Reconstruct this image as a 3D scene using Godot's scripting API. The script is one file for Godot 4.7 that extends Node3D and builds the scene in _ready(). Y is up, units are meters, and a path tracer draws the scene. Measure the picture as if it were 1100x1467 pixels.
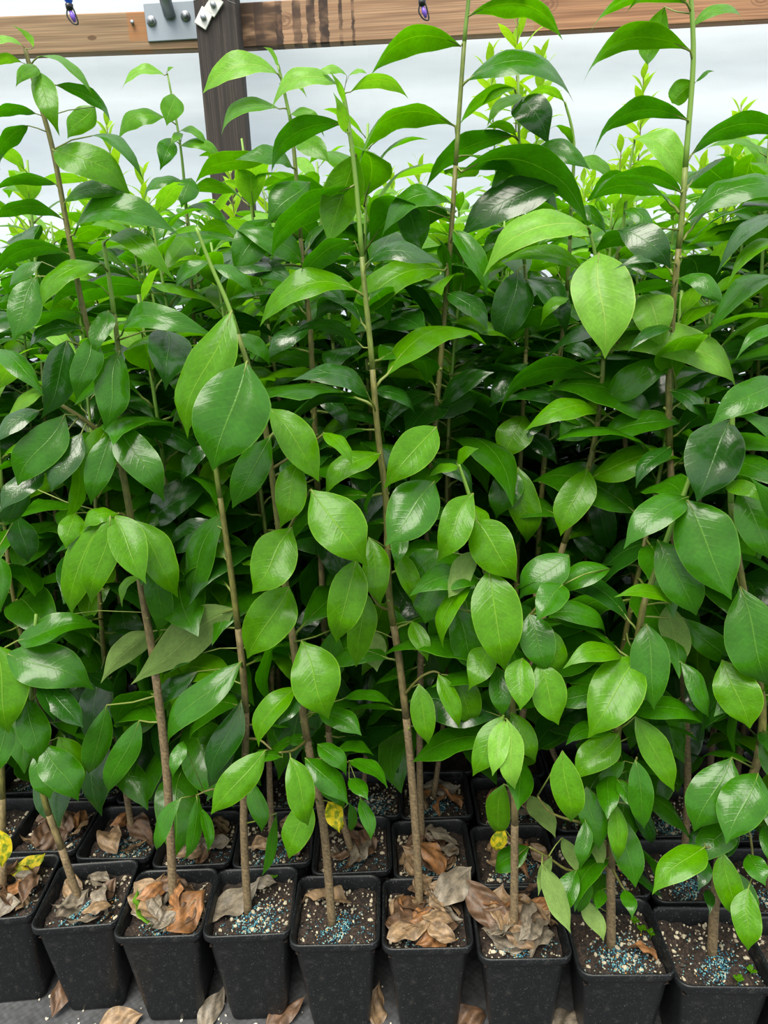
extends Node3D
# A crowded nursery bench of broad-leaved saplings in square black pots, inside a film-walled greenhouse.

const F := 1018.0                 # focal length in pixels of the 1100 x 1467 frame
const CAM_H := 1.313
const RIM := 0.235                # height of the pot rims
const SOIL := 0.205               # height of the soil in the pots
const PITCH := -16.5
const ROLL := -2.0

var cam_basis: Basis
var mats := {}
var leaf_mats := []
var variants := []                # shared leaf blades for the rear plants
var young_variants := []
var lance_variants := []
var dry_variants := []
var pot_parts := {}
var rng := RandomNumberGenerator.new()
var used_names := {}

func _ready():
	rng.seed = 4711
	# ---------------------------------------------------------------- camera, sky, exposure
	cam_basis = Basis.from_euler(Vector3(deg_to_rad(PITCH), 0, deg_to_rad(ROLL)))
	var cam := Camera3D.new()
	cam.name = "camera"
	cam.transform = Transform3D(cam_basis, Vector3(0, CAM_H, 0))
	cam.fov = rad_to_deg(2.0 * atan(733.5 / F))
	cam.near = 0.05
	cam.far = 60.0
	add_child(cam)
	cam.current = true
	var sky_look := ProceduralSkyMaterial.new()
	sky_look.sky_top_color = Color(0.97, 0.98, 1.0)
	sky_look.sky_horizon_color = Color(0.81, 0.83, 0.85)
	sky_look.sky_curve = 0.6
	sky_look.ground_bottom_color = Color(0.30, 0.31, 0.28)
	sky_look.ground_horizon_color = Color(0.42, 0.44, 0.40)
	sky_look.sky_energy_multiplier = 1.15
	var sky := Sky.new()
	sky.sky_material = sky_look
	var env := Environment.new()
	env.background_mode = Environment.BG_SKY
	env.sky = sky
	env.tonemap_mode = Environment.TONE_MAPPER_LINEAR
	env.tonemap_exposure = 1.5
	env.sdfgi_enabled = true
	env.ssao_enabled = true
	env.ssil_enabled = true
	var world := WorldEnvironment.new()
	world.name = "environment"
	world.environment = env
	add_child(world)
	# daylight spread wide by the milky roof film
	var sun := DirectionalLight3D.new()
	sun.name = "diffused_daylight"
	sun.light_color = Color(1.0, 0.98, 0.93)
	sun.light_energy = 1.25
	sun.light_angular_distance = 36.0
	sun.shadow_enabled = true
	sun.rotation_degrees = Vector3(-62, -24, 0)
	add_child(sun)
	make_materials()
	make_shared_meshes()
	build_setting()
	build_front_row()
	build_second_row()
	build_rear_rows()
	build_shrubs()
	build_litter()
	print("nodes ", count(self))

func count(n) -> int:
	var c := 1
	for k in n.get_children():
		c += count(k)
	return c

# -------------------------------------------------------------------- picture to place
func ray(px: float, py: float) -> Vector3:
	return cam_basis * Vector3((px - 550.0) / F, -(py - 733.5) / F, -1.0)

func at_d(px: float, py: float, d: float) -> Vector3:       # the point that far in front of the camera, measured level
	var r := ray(px, py)
	return Vector3(0, CAM_H, 0) + r * (d / -r.z)

func at_y(px: float, py: float, h: float) -> Vector3:       # the point at that height
	var r := ray(px, py)
	return Vector3(0, CAM_H, 0) + r * ((h - CAM_H) / r.y)

# -------------------------------------------------------------------- nodes
func numbered(called: String) -> String:
	var n: int = used_names.get(called, 0)
	used_names[called] = n + 1
	return called if n == 0 else "%s_%03d" % [called, n]

func thing(called: String, label: String, category: String, where := Vector3.ZERO, group := "") -> Node3D:
	var o := Node3D.new()
	o.name = numbered(called)
	add_child(o)
	o.position = where
	tag(o, label, category, group)
	return o

func tag(o: Node, label: String, category := "", group := "", kind := ""):
	if label: o.set_meta("label", label)
	if category: o.set_meta("category", category)
	if group: o.set_meta("group", group)
	if kind: o.set_meta("kind", kind)

func part(called: String, mesh: Mesh, material: Material, parent: Node, xf := Transform3D.IDENTITY) -> MeshInstance3D:
	var m := MeshInstance3D.new()
	m.mesh = mesh
	if material: m.set_surface_override_material(0, material)
	m.transform = xf
	if parent == self:
		m.name = numbered(called)
	else:
		var tally: Dictionary = parent.get_meta("tally") if parent.has_meta("tally") else {}
		var n: int = tally.get(called, 0)
		tally[called] = n + 1
		parent.set_meta("tally", tally)
		m.name = called if n == 0 else "%s_%03d" % [called, n]
	parent.add_child(m)
	return m

# -------------------------------------------------------------------- textures and materials
func tex(w: int, h: int, f: Callable) -> ImageTexture:
	var bytes := PackedByteArray()
	bytes.resize(w * h * 3)
	var k := 0
	for y in h:
		for x in w:
			var c: Color = f.call(x / float(w), y / float(h))
			bytes[k] = clampi(int(c.r * 255.0), 0, 255)
			bytes[k + 1] = clampi(int(c.g * 255.0), 0, 255)
			bytes[k + 2] = clampi(int(c.b * 255.0), 0, 255)
			k += 3
	return ImageTexture.create_from_image(Image.create_from_data(w, h, false, Image.FORMAT_RGB8, bytes))

func noise(freq: float, s: int, octaves := 3) -> FastNoiseLite:
	var n := FastNoiseLite.new()
	n.seed = s
	n.frequency = freq
	n.fractal_octaves = octaves
	return n

func mat(color: Color, rough := 0.6, metal := 0.0) -> StandardMaterial3D:
	var m := StandardMaterial3D.new()
	m.albedo_color = color
	m.roughness = rough
	m.metallic = metal
	return m

# how much of a leaf's skin at (across, along) is vein: 1 on the midrib, less on the side veins
func vein(u: float, v: float) -> Vector2:
	var s := absf(u * 2.0 - 1.0)
	var rib := exp(-pow(s / (0.024 * (1.15 - 0.7 * v)), 2.0))
	var side := 0.0
	var p := (v - s * 0.16 - 0.05 * s * s) * 11.0 + (0.35 if u > 0.5 else 0.0)
	var q := absf(p - round(p))
	side = exp(-pow(q / 0.07, 2.0)) * (1.0 - 0.6 * s)
	return Vector2(rib, side)

func make_materials():
	var mottle := noise(0.02, 5)
	var fine := noise(0.11, 9, 2)
	# leaf skins: deep mature, mid, fresh, lime young, yellowing, pale dull
	var tones := [Color(0.130, 0.325, 0.055), Color(0.220, 0.470, 0.020), Color(0.325, 0.565, 0.0), Color(0.475, 0.700, 0.220), Color(0.800, 0.720, 0.130), Color(0.470, 0.585, 0.310), Color(0.60, 0.78, 0.22)]
	var ribs := [Color(0.40, 0.60, 0.25), Color(0.50, 0.70, 0.28), Color(0.62, 0.78, 0.32), Color(0.80, 0.86, 0.48), Color(0.86, 0.82, 0.40), Color(0.62, 0.70, 0.40), Color(0.80, 0.86, 0.5)]
	var through := [Color(0.85, 0.90, 0.30), Color(0.95, 1.0, 0.30), Color(0.95, 1.0, 0.30), Color(0.95, 1.0, 0.40), Color(0.9, 0.9, 0.3), Color(0.8, 0.85, 0.5), Color(1.0, 1.0, 0.4)]
	var relief := tex(96, 192, func(u, v):
		var r := vein(u, v)
		var g: float = 0.55 - 0.28 * r.x - 0.13 * r.y + 0.06 * fine.get_noise_2d(u * 96, v * 192)
		return Color(g, g, g))
	for k in tones.size():
		var base: Color = tones[k]
		var rib: Color = ribs[k]
		var skin := tex(96, 192, func(u, v):
			var r := vein(u, v)
			var s := absf(u * 2.0 - 1.0)
			var n: float = 1.0 + 0.08 * mottle.get_noise_2d(u * 120 + k * 50, v * 240) + 0.06 * fine.get_noise_2d(u * 96, v * 192 + k * 77)
			var c := base * n
			if k == 4:
				c = c.lerp(Color(0.42, 0.50, 0.10), clampf(mottle.get_noise_2d(u * 90, v * 160) * 2.0 + 0.2, 0, 1))
			c = c.lerp(rib, 0.62 * r.x + 0.09 * r.y)
			if s > 0.965: c = c.lerp(rib, 0.45)
			return c)
		var m := StandardMaterial3D.new()
		m.albedo_texture = skin
		m.roughness = [0.24, 0.25, 0.28, 0.36, 0.5, 0.55, 0.45][k]
		m.metallic_specular = [0.52, 0.46, 0.40, 0.38, 0.32, 0.25, 0.3][k]
		m.clearcoat_enabled = k < 4
		m.clearcoat = [0.4, 0.25, 0.1, 0.1, 0.0, 0.0, 0.0][k]
		m.clearcoat_roughness = 0.16
		m.heightmap_enabled = true
		m.heightmap_texture = relief
		m.heightmap_scale = 0.15
		m.backlight_enabled = true
		m.backlight = through[k]
		m.cull_mode = BaseMaterial3D.CULL_DISABLED
		leaf_mats.append(m)
	# dry leaves: tan, dark brown, grey brown, orange brown
	var dry := [Color(0.47, 0.385, 0.285), Color(0.34, 0.255, 0.185), Color(0.43, 0.395, 0.34), Color(0.48, 0.33, 0.195)]
	mats.dry = []
	for k in dry.size():
		var base: Color = dry[k]
		var skin := tex(96, 128, func(u, v):
			var r := vein(u, v)
			var n: float = 1.0 + 0.35 * mottle.get_noise_2d(u * 130 + k * 90, v * 170) + 0.15 * fine.get_noise_2d(u * 96, v * 128 + k * 31)
			return (base * n).lerp(base * 1.25, 0.5 * r.x + 0.12 * r.y))
		var m := StandardMaterial3D.new()
		m.albedo_texture = skin
		m.roughness = 0.55
		m.heightmap_enabled = true
		m.heightmap_texture = relief
		m.heightmap_scale = 0.1
		m.cull_mode = BaseMaterial3D.CULL_DISABLED
		mats.dry.append(m)
	# bark, from the woody foot of a stem to the green shoot
	var bark := tex(64, 256, func(u, v):
		var n: float = 1.0 + 0.22 * fine.get_noise_2d(u * 64, v * 90) + 0.15 * mottle.get_noise_2d(u * 60, v * 300)
		var c := Color(0.455, 0.39, 0.28) * n
		if fine.get_noise_2d(u * 40 + 300, v * 420) > 0.47: c = Color(0.22, 0.17, 0.13)
		return c)
	mats.bark = mat(Color.WHITE, 0.75)
	mats.bark.albedo_texture = bark
	mats.bark.uv1_scale = Vector3(1, 3, 1)
	mats.olive = mat(Color(0.40, 0.40, 0.20), 0.6)
	var olive_skin := tex(32, 128, func(u, v): return Color(0.38, 0.375, 0.17) * (1.0 + 0.25 * fine.get_noise_2d(u * 50, v * 120)))
	mats.olive.albedo_color = Color.WHITE
	mats.olive.albedo_texture = olive_skin
	mats.bark_green = mat(Color.WHITE, 0.7)
	mats.bark_green.albedo_texture = tex(32, 128, func(u, v): return Color(0.435, 0.385, 0.245) * (1.0 + 0.25 * fine.get_noise_2d(u * 50, v * 120) + 0.12 * mottle.get_noise_2d(u * 60, v * 300)))
	mats.olive_green = mat(Color.WHITE, 0.55)
	mats.olive_green.albedo_texture = tex(32, 128, func(u, v): return Color(0.39, 0.45, 0.18) * (1.0 + 0.2 * fine.get_noise_2d(u * 50, v * 120)))
	mats.shoot = mat(Color(0.42, 0.56, 0.20), 0.5)
	mats.petiole = mat(Color(0.42, 0.48, 0.19), 0.5)
	mats.bud = mat(Color(0.55, 0.42, 0.20), 0.5)
	# black plastic with dust and splashes
	var dust := noise(0.035, 21, 4)
	var pot_skin := tex(256, 256, func(u, v):
		var n: float = dust.get_noise_2d(u * 256, v * 256)
		var c := Color(0.078, 0.089, 0.097) * (1.0 + 0.25 * n)
		if n > 0.28: c = c.lerp(Color(0.24, 0.23, 0.21), (n - 0.28) * 1.6)
		if fine.get_noise_2d(u * 600, v * 600 + 900) > 0.66: c = Color(0.50, 0.51, 0.50)
		return c)
	mats.pot = mat(Color.WHITE, 0.42)
	mats.pot.albedo_texture = pot_skin
	mats.pot.metallic_specular = 0.45
	var soil_skin := tex(256, 256, func(u, v):
		var n: float = fine.get_noise_2d(u * 256, v * 256) + 0.6 * mottle.get_noise_2d(u * 500, v * 500)
		return Color(0.165, 0.128, 0.104) * (1.0 + 0.9 * n))
	mats.soil = mat(Color.WHITE, 0.9)
	mats.soil.albedo_texture = soil_skin
	mats.beads = mat(Color.WHITE, 0.6)
	mats.beads.vertex_color_use_as_albedo = true
	mats.grit = mat(Color.WHITE, 0.85)
	mats.grit.vertex_color_use_as_albedo = true
	# weed mat on the floor
	var mat_skin := tex(512, 512, func(u, v):
		var n: float = mottle.get_noise_2d(u * 512, v * 512) * 0.5 + 0.4 * fine.get_noise_2d(u * 512, v * 512)
		var weave := 0.92 + 0.08 * sin(u * 512.0 * 0.9) * sin(v * 512.0 * 0.9)
		return Color(0.27, 0.275, 0.285) * (1.0 + 0.5 * n) * weave)
	mats.floor = mat(Color.WHITE, 0.85)
	mats.floor.albedo_texture = mat_skin
	mats.floor.uv1_scale = Vector3(9, 9, 1)
	# greenhouse film: fine woven scrim, milky, lit from outside through it
	var film_skin := tex(512, 512, func(u, v):
		var a := 0.5 + 0.5 * sin(u * TAU * 128.0)
		var b := 0.5 + 0.5 * sin(v * TAU * 128.0)
		var n: float = mottle.get_noise_2d(u * 160, v * 700)
		var g: float = 0.95 - 0.016 * maxf(pow(a, 6.0), pow(b, 6.0)) + 0.02 * n
		return Color(g * 0.955, g * 0.98, g))
	mats.film = mat(Color.WHITE, 0.45)
	mats.film.albedo_texture = film_skin
	mats.film.uv1_scale = Vector3(8, 4, 1)
	mats.film.backlight_enabled = true
	mats.film.backlight = Color(0.95, 0.98, 1.0)
	mats.film.cull_mode = BaseMaterial3D.CULL_DISABLED
	mats.steel = mat(Color(0.60, 0.62, 0.65), 0.45, 0.75)
	mats.zinc = mat(Color(0.55, 0.59, 0.63), 0.5, 0.35)
	mats.white_plate = mat(Color(0.82, 0.82, 0.80), 0.45, 0.3)
	mats.blue_plastic = mat(Color(0.05, 0.33, 0.80), 0.35)
	mats.black_plastic = mat(Color(0.05, 0.06, 0.07), 0.4)
	mats.purple_plastic = mat(Color(0.45, 0.32, 0.75), 0.35)
	mats.tan_hose = mat(Color(0.62, 0.44, 0.26), 0.6)
	mats.wire = mat(Color(0.35, 0.35, 0.36), 0.5, 0.6)

# sawn timber: grain along u, with the stains that the picture shows at their places (p 0..1 along)
func timber(w: int, h: int, base: Color, late: Color, s: int, marks: Callable) -> StandardMaterial3D:
	var long_grain := noise(0.01, s, 4)
	var fine_grain := noise(0.02, s + 1, 3)
	var skin := tex(w, h, func(u, v):
		var bend: float = long_grain.get_noise_2d(u * 130, v * 40) * 5.0
		var ring := 0.5 + 0.5 * sin(v * 26.0 + bend * 2.4 + 2.0 * long_grain.get_noise_2d(u * 40 + 500, v * 260))
		var n: float = fine_grain.get_noise_2d(u * 260, v * 1400)
		var c := base.lerp(late, 0.55 * pow(ring, 3.0)) * (1.0 + 0.25 * n)
		return marks.call(c, u, v, n))
	var m := mat(Color.WHITE, 0.8)
	m.albedo_texture = skin
	return m

# -------------------------------------------------------------------- shapes
const OUTLINE := [[0.0, 0.03], [0.03, 0.13], [0.08, 0.35], [0.16, 0.63], [0.26, 0.86], [0.36, 0.975], [0.46, 1.0], [0.57, 0.965], [0.68, 0.85], [0.77, 0.67], [0.84, 0.46], [0.89, 0.28], [0.93, 0.145], [0.97, 0.06], [1.0, 0.0]]
const ROUND := [[0.0, 0.08], [0.12, 0.5], [0.3, 0.86], [0.55, 1.0], [0.78, 0.86], [0.92, 0.5], [1.0, 0.1]]
const LANCE := [[0.0, 0.03], [0.1, 0.35], [0.25, 0.75], [0.45, 1.0], [0.65, 0.85], [0.85, 0.42], [1.0, 0.0]]

func outline(u: float, table: Array) -> float:
	for k in range(1, table.size()):
		if u <= table[k][0]:
			var t: float = (u - table[k - 1][0]) / (table[k][0] - table[k - 1][0])
			return lerpf(table[k - 1][1], table[k][1], t)
	return 0.0

# A leaf blade from base b to tip t, its upper face towards n. bow lifts the middle along n, fold raises the two halves, curl turns the tip down.
func leaf_mesh(b: Vector3, t: Vector3, n: Vector3, wide: float, bow: float, fold: float, curl: float, twist: float, wave: float, r: RandomNumberGenerator, foot = null, table := OUTLINE, crumple := 0.0, along := 13, across := 3) -> ArrayMesh:
	var span := t - b
	var length := span.length()
	var axis := span / length
	n = (n - axis * n.dot(axis)).normalized()
	var side := axis.cross(n)
	var st := SurfaceTool.new()
	st.begin(Mesh.PRIMITIVE_TRIANGLES)
	var ph := r.randf() * TAU
	var lop := r.randf_range(-0.07, 0.07)
	var sway := r.randf_range(-0.035, 0.035)
	var bulge := r.randf_range(0.88, 1.14)               # how far along the blade is widest
	var round_over := r.randf_range(0.05, 0.35)
	var spine := []
	for i in along + 1:
		var u := i / float(along)
		u = u * 0.85 + 0.15 * u * u if i < along else 1.0
		var lift := bow * sin(PI * pow(u, 0.85)) - curl * pow(maxf(0.0, u - 0.7) / 0.3, 2.0) * 0.3 * (1.0 if u < 1.0 else 1.0)
		spine.append([u, b + span * u + n * lift * length + side * sway * sin(PI * u * 2.0) * length])
	var grid := []
	for i in along + 1:
		var u: float = spine[i][0]
		var p: Vector3 = spine[i][1]
		var ahead: Vector3 = (spine[mini(i + 1, along)][1] - spine[maxi(i - 1, 0)][1]).normalized()
		var up := side.cross(ahead).normalized()
		if up.dot(n) < 0: up = -up
		var s2 := side
		if twist != 0.0:
			s2 = side.rotated(ahead, twist * u)
			up = up.rotated(ahead, twist * u)
		var w := outline(pow(u, bulge), table) * wide * length * 0.5
		var row := []
		for j in range(-across, across + 1):
			var s := j / float(across)
			var lat := s * w * (1.0 + lop * signf(s))
			var h := fold * absf(lat) * (1.0 - 0.25 * absf(s)) + wave * w * s * s * sin(u * 15.0 + ph + signf(s) * 1.3)
			h -= round_over * w * s * s
			if crumple > 0.0:
				h += crumple * w * sin(u * 9.0 + ph + s * 3.0) * 0.6 + crumple * w * sin(s * 6.0 + u * 17.0 + ph * 2.0) * 0.35
			row.append(p + s2 * lat + up * h)
		grid.append(row)
	var cols := across * 2 + 1
	for i in along + 1:
		for j in cols:
			st.set_uv(Vector2(j / float(cols - 1), spine[i][0]))
			st.add_vertex(grid[i][j])
	for i in along:
		for j in cols - 1:
			var a := i * cols + j
			for k in [a, a + 1, a + cols, a + 1, a + cols + 1, a + cols]: st.add_index(k)
	st.generate_normals()
	var mesh := st.commit()
	if foot != null:
		var tb := SurfaceTool.new()
		tb.begin(Mesh.PRIMITIVE_TRIANGLES)
		var inside: Vector3 = spine[2][1]
		var mid: Vector3 = (foot + b) * 0.5 + n * 0.08 * (b - foot).length()
		tube_into(tb, [foot, mid, b, inside], [length * 0.014, length * 0.012, length * 0.011, length * 0.003], 5)
		tb.generate_normals()
		tb.commit(mesh)
	return mesh

func tube_into(st: SurfaceTool, pts: Array, radii: Array, sides := 7, v_scale := 1.0):
	var start: int = st.get_meta("count") if st.has_meta("count") else 0
	var frame := Vector3.RIGHT
	var run := 0.0
	for i in pts.size():
		var dir: Vector3 = (pts[mini(i + 1, pts.size() - 1)] - pts[maxi(i - 1, 0)]).normalized()
		if i == 0 and absf(dir.dot(frame)) > 0.9: frame = Vector3.BACK
		frame = (frame - dir * dir.dot(frame)).normalized()
		var other := dir.cross(frame)
		if i > 0: run += (pts[i] - pts[i - 1]).length()
		for k in sides + 1:
			var a := TAU * k / sides
			st.set_uv(Vector2(k / float(sides), run * v_scale))
			st.add_vertex(pts[i] + (frame * cos(a) + other * sin(a)) * radii[i])
	for i in pts.size() - 1:
		for k in sides:
			var a := start + i * (sides + 1) + k
			for q in [a, a + sides + 1, a + 1, a + 1, a + sides + 1, a + sides + 2]: st.add_index(q)
	var top := start + pts.size() * (sides + 1)
	for e in 2:                                  # close both ends
		var i := 0 if e == 0 else pts.size() - 1
		st.set_uv(Vector2(0.5, 0))
		st.add_vertex(pts[i])
		for k in sides:
			var a := start + i * (sides + 1) + k
			for q in ([top + e, a, a + 1] if e == 0 else [top + e, a + 1, a]): st.add_index(q)
	st.set_meta("count", top + 2)

func tube(pts: Array, radii: Array, sides := 7, v_scale := 4.0) -> ArrayMesh:
	var st := SurfaceTool.new()
	st.begin(Mesh.PRIMITIVE_TRIANGLES)
	tube_into(st, pts, radii, sides, v_scale)
	st.generate_normals()
	return st.commit()

func smooth_path(pts: Array, per := 4) -> Array:
	var out := []
	for i in pts.size() - 1:
		var a: Vector3 = pts[maxi(i - 1, 0)]
		var b: Vector3 = pts[i]
		var c: Vector3 = pts[i + 1]
		var d: Vector3 = pts[mini(i + 2, pts.size() - 1)]
		for k in per: out.append(b.cubic_interpolate(c, a, d, k / float(per)))
	out.append(pts[-1])
	return out

# a box with chamfered edges, centred
func slab(size: Vector3, chamfer := 0.003) -> ArrayMesh:
	var st := SurfaceTool.new()
	st.begin(Mesh.PRIMITIVE_TRIANGLES)
	st.set_smooth_group(-1)
	var h := size * 0.5
	var c := minf(chamfer, minf(h.x, minf(h.y, h.z)) * 0.6)
	var rings := []
	for e in [[-h.z, c], [-h.z + c, 0.0], [h.z - c, 0.0], [h.z, c]]:
		var x: float = h.x - e[1]
		var y: float = h.y - e[1]
		rings.append([Vector3(-x + c, -y, e[0]), Vector3(x - c, -y, e[0]), Vector3(x, -y + c, e[0]), Vector3(x, y - c, e[0]), Vector3(x - c, y, e[0]), Vector3(-x + c, y, e[0]), Vector3(-x, y - c, e[0]), Vector3(-x, -y + c, e[0])])
	var put := func(p: Vector3, flat: bool):
		st.set_uv(Vector2(p.x / size.x + 0.5, 0.5 - (p.y if flat else p.z) / (size.y if flat else size.z)))
		st.add_vertex(p)
	for i in 3:
		for k in 8:
			var a: Vector3 = rings[i][k]
			var b: Vector3 = rings[i][(k + 1) % 8]
			var d: Vector3 = rings[i + 1][k]
			var e: Vector3 = rings[i + 1][(k + 1) % 8]
			for p in [a, d, b, b, d, e]: put.call(p, absf(a.x - b.x) < absf(a.y - b.y))
	for i in [0, 3]:
		for k in range(1, 7):
			var tri := [rings[i][0], rings[i][k], rings[i][k + 1]]
			if i == 3: tri = [rings[i][0], rings[i][k + 1], rings[i][k]]
			for p in tri: put.call(p, true)
	st.generate_normals()
	return st.commit()

# rings of a rounded square, stacked: [half width, corner radius, height]
func stacked_square(rings: Array, close_last := false) -> ArrayMesh:
	var st := SurfaceTool.new()
	st.begin(Mesh.PRIMITIVE_TRIANGLES)
	var per := 4
	var n := 4 * (per + 1)
	var run := 0.0
	for i in rings.size():
		if i > 0: run += Vector2(rings[i][0] - rings[i - 1][0], rings[i][2] - rings[i - 1][2]).length()
		for k in n + 1:
			var kk := k % n
			var corner := kk / (per + 1)
			var a := (corner + (kk % (per + 1)) / float(per)) * PI * 0.5
			var half: float = rings[i][0]
			var rad: float = rings[i][1]
			var mid := Vector2(1, 1).rotated(corner * PI * 0.5) * (half - rad)
			var p := mid + Vector2(cos(a), sin(a)) * rad
			var edge := (corner + 0.04 + 0.11 * (kk % (per + 1)) / float(per)) / 4.0 if k < n else 1.01
			st.set_uv(Vector2(edge * 2.4, run * 4.0))
			st.add_vertex(Vector3(p.x, rings[i][2], p.y))
	for i in rings.size() - 1:
		for k in n:
			var a := i * (n + 1) + k
			for q in [a, a + 1, a + n + 1, a + 1, a + n + 2, a + n + 1]: st.add_index(q)
	if close_last:
		st.set_uv(Vector2(1, run * 4))
		st.add_vertex(Vector3(0, rings[-1][2], 0))
		var c := rings.size() * (n + 1)
		for k in n:
			var a := (rings.size() - 1) * (n + 1) + k
			for q in [a, a + 1, c]: st.add_index(q)
	st.generate_normals()
	return st.commit()

# many small crumbs joined into one mesh, each a squashed eight- or twenty-sided lump with its own tone (linear)
func crumbs(spots: Array, round_ones: bool) -> ArrayMesh:
	var st := SurfaceTool.new()
	st.begin(Mesh.PRIMITIVE_TRIANGLES)
	st.set_smooth_group(0 if round_ones else -1)
	for s in spots:
		var where: Vector3 = s[0]
		var size: float = s[1]
		st.set_color(s[2])
		var turn := Basis.from_euler(Vector3(s[3] * 7.0, s[3] * 13.0, s[3] * 29.0))
		var stretch := Vector3(1, 1, 1) if round_ones else Vector3(1.25, 0.75, 0.95)
		var top := []
		for q in [Vector3(0, 1, 0), Vector3(0, -1, 0)]: top.append(where + turn * (q * stretch) * size)
		var ring := []
		for k in 5:
			var a := TAU * k / 5.0
			var wob := 1.0 if round_ones else 0.75 + 0.4 * fposmod(s[3] * 17.3 + k * 0.37, 1.0)
			ring.append([where + turn * (Vector3(cos(a) * 0.87, 0.45, sin(a) * 0.87) * wob * stretch) * size, where + turn * (Vector3(cos(a + 0.63) * 0.87, -0.45, sin(a + 0.63) * 0.87) * wob * stretch) * size])
		for k in 5:
			var j := (k + 1) % 5
			for p in [top[0], ring[k][0], ring[j][0], top[1], ring[j][1], ring[k][1], ring[k][0], ring[k][1], ring[j][0], ring[j][0], ring[k][1], ring[j][1]]: st.add_vertex(p)
	st.generate_normals()
	return st.commit()

func make_shared_meshes():
	var r := RandomNumberGenerator.new()
	r.seed = 77
	for k in 14:
		var m := leaf_mesh(Vector3.ZERO, Vector3.RIGHT, Vector3.UP, r.randf_range(0.38, 0.52), r.randf_range(0.06, 0.20), r.randf_range(0.05, 0.30), r.randf_range(0.1, 0.5), r.randf_range(-0.35, 0.35), r.randf_range(0.02, 0.12), r, Vector3(-0.13, -0.06, 0), OUTLINE, 0.0, 11, 2)
		variants.append(m)
	for k in 4:
		young_variants.append(leaf_mesh(Vector3.ZERO, Vector3.RIGHT, Vector3.UP, r.randf_range(0.3, 0.4), r.randf_range(0.02, 0.10), r.randf_range(0.3, 0.6), 0.3, r.randf_range(-0.3, 0.3), 0.03, r, Vector3(-0.1, -0.03, 0), OUTLINE, 0.0, 9, 2))
	for k in 4:
		lance_variants.append(leaf_mesh(Vector3.ZERO, Vector3.RIGHT, Vector3.UP, r.randf_range(0.32, 0.42), r.randf_range(0.02, 0.12), r.randf_range(0.2, 0.4), 0.3, 0.1, 0.03, r, Vector3(-0.06, -0.02, 0), LANCE, 0.0, 7, 1))
	for m in variants + young_variants + lance_variants: m.surface_set_material(1, mats.petiole)
	for k in 14:
		dry_variants.append(leaf_mesh(Vector3.ZERO, Vector3.RIGHT, Vector3.UP, r.randf_range(0.46, 0.66), r.randf_range(-0.12, 0.22), r.randf_range(0.15, 0.8), r.randf_range(-0.8, 0.8), r.randf_range(-1.0, 1.0), 0.2, r, null, OUTLINE, r.randf_range(0.14, 0.34), 16, 5))
	# the square pot: outside wall from the floor, rolled rim, inside wall down to the soil
	pot_parts.pot = stacked_square([[0.020, 0.008, 0.004], [0.049, 0.012, 0.001], [0.053, 0.014, 0.004], [0.056, 0.015, 0.030], [0.0735, 0.017, 0.218], [0.0740, 0.017, 0.2195], [0.0795, 0.019, 0.2205], [0.0808, 0.020, 0.2225], [0.0808, 0.020, 0.2325], [0.0800, 0.0195, 0.2345], [0.0785, 0.019, 0.2350], [0.0765, 0.018, 0.2342], [0.0745, 0.017, 0.2310], [0.0705, 0.0155, 0.195], [0.066, 0.015, 0.150]])
	pot_parts.soil = []
	pot_parts.beads = []
	pot_parts.grit = []
	for k in 4:
		pot_parts.soil.append(soil_mesh(k))
		pot_parts.beads.append(crumbs(bead_spots(r, 480), true))
		pot_parts.grit.append(crumbs(grit_spots(r, 190), false))

func soil_height(x: float, z: float, k: int) -> float:
	return 0.004 * sin(x * 70 + k * 2.0) * cos(z * 63 + k) + 0.003 * sin(x * 190 + z * 160 + k * 5.0) + 0.006 * exp(-(x * x + z * z) / 0.001)

func soil_mesh(k: int) -> ArrayMesh:
	var st := SurfaceTool.new()
	st.begin(Mesh.PRIMITIVE_TRIANGLES)
	var n := 18
	for i in n + 1:
		for j in n + 1:
			var x := (i / float(n) - 0.5) * 0.141
			var z := (j / float(n) - 0.5) * 0.141
			st.set_uv(Vector2(i / float(n), j / float(n)))
			st.add_vertex(Vector3(x, SOIL + soil_height(x, z, k) + 0.0015 * sin(i * 12.9 + j * 78.2 + k), z))
	for i in n:
		for j in n:
			var a := i * (n + 1) + j
			for q in [a, a + n + 1, a + 1, a + 1, a + n + 1, a + n + 2]: st.add_index(q)
	st.generate_normals()
	return st.commit()

func bead_spots(r: RandomNumberGenerator, n: int) -> Array:
	var out := []
	var tones := [Color(0.025, 0.15, 0.22), Color(0.05, 0.22, 0.28), Color(0.12, 0.33, 0.36), Color(0.32, 0.44, 0.40), Color(0.018, 0.09, 0.16)]
	for k in n:
		var x := clampf(r.randfn(0.004, 0.024), -0.066, 0.066)
		var z := clampf(r.randfn(0.026, 0.022), -0.06, 0.066)
		out.append([Vector3(x, SOIL + 0.002 + soil_height(x, z, 0), z), r.randf_range(0.0010, 0.0017), tones[r.randi() % 5] if r.randf() > 0.03 else Color(0.75, 0.35, 0.05), r.randf()])
	return out

func grit_spots(r: RandomNumberGenerator, n: int) -> Array:
	var out := []
	for k in n:
		var x := r.randf_range(-0.066, 0.066)
		var z := r.randf_range(-0.066, 0.066)
		if r.randf() < 0.5: x = clampf(r.randfn(0.035, 0.02), -0.066, 0.066)
		var g := r.randf_range(0.28, 0.62)
		var big := r.randf_range(0.0012, 0.0026) if r.randf() < 0.8 else r.randf_range(0.003, 0.005)
		out.append([Vector3(x, SOIL + 0.002 + soil_height(x, z, 0), z), big, Color(g, g * 0.88, g * 0.64) if r.randf() < 0.72 else Color(0.05, 0.036, 0.028), r.randf()])
	return out

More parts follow.
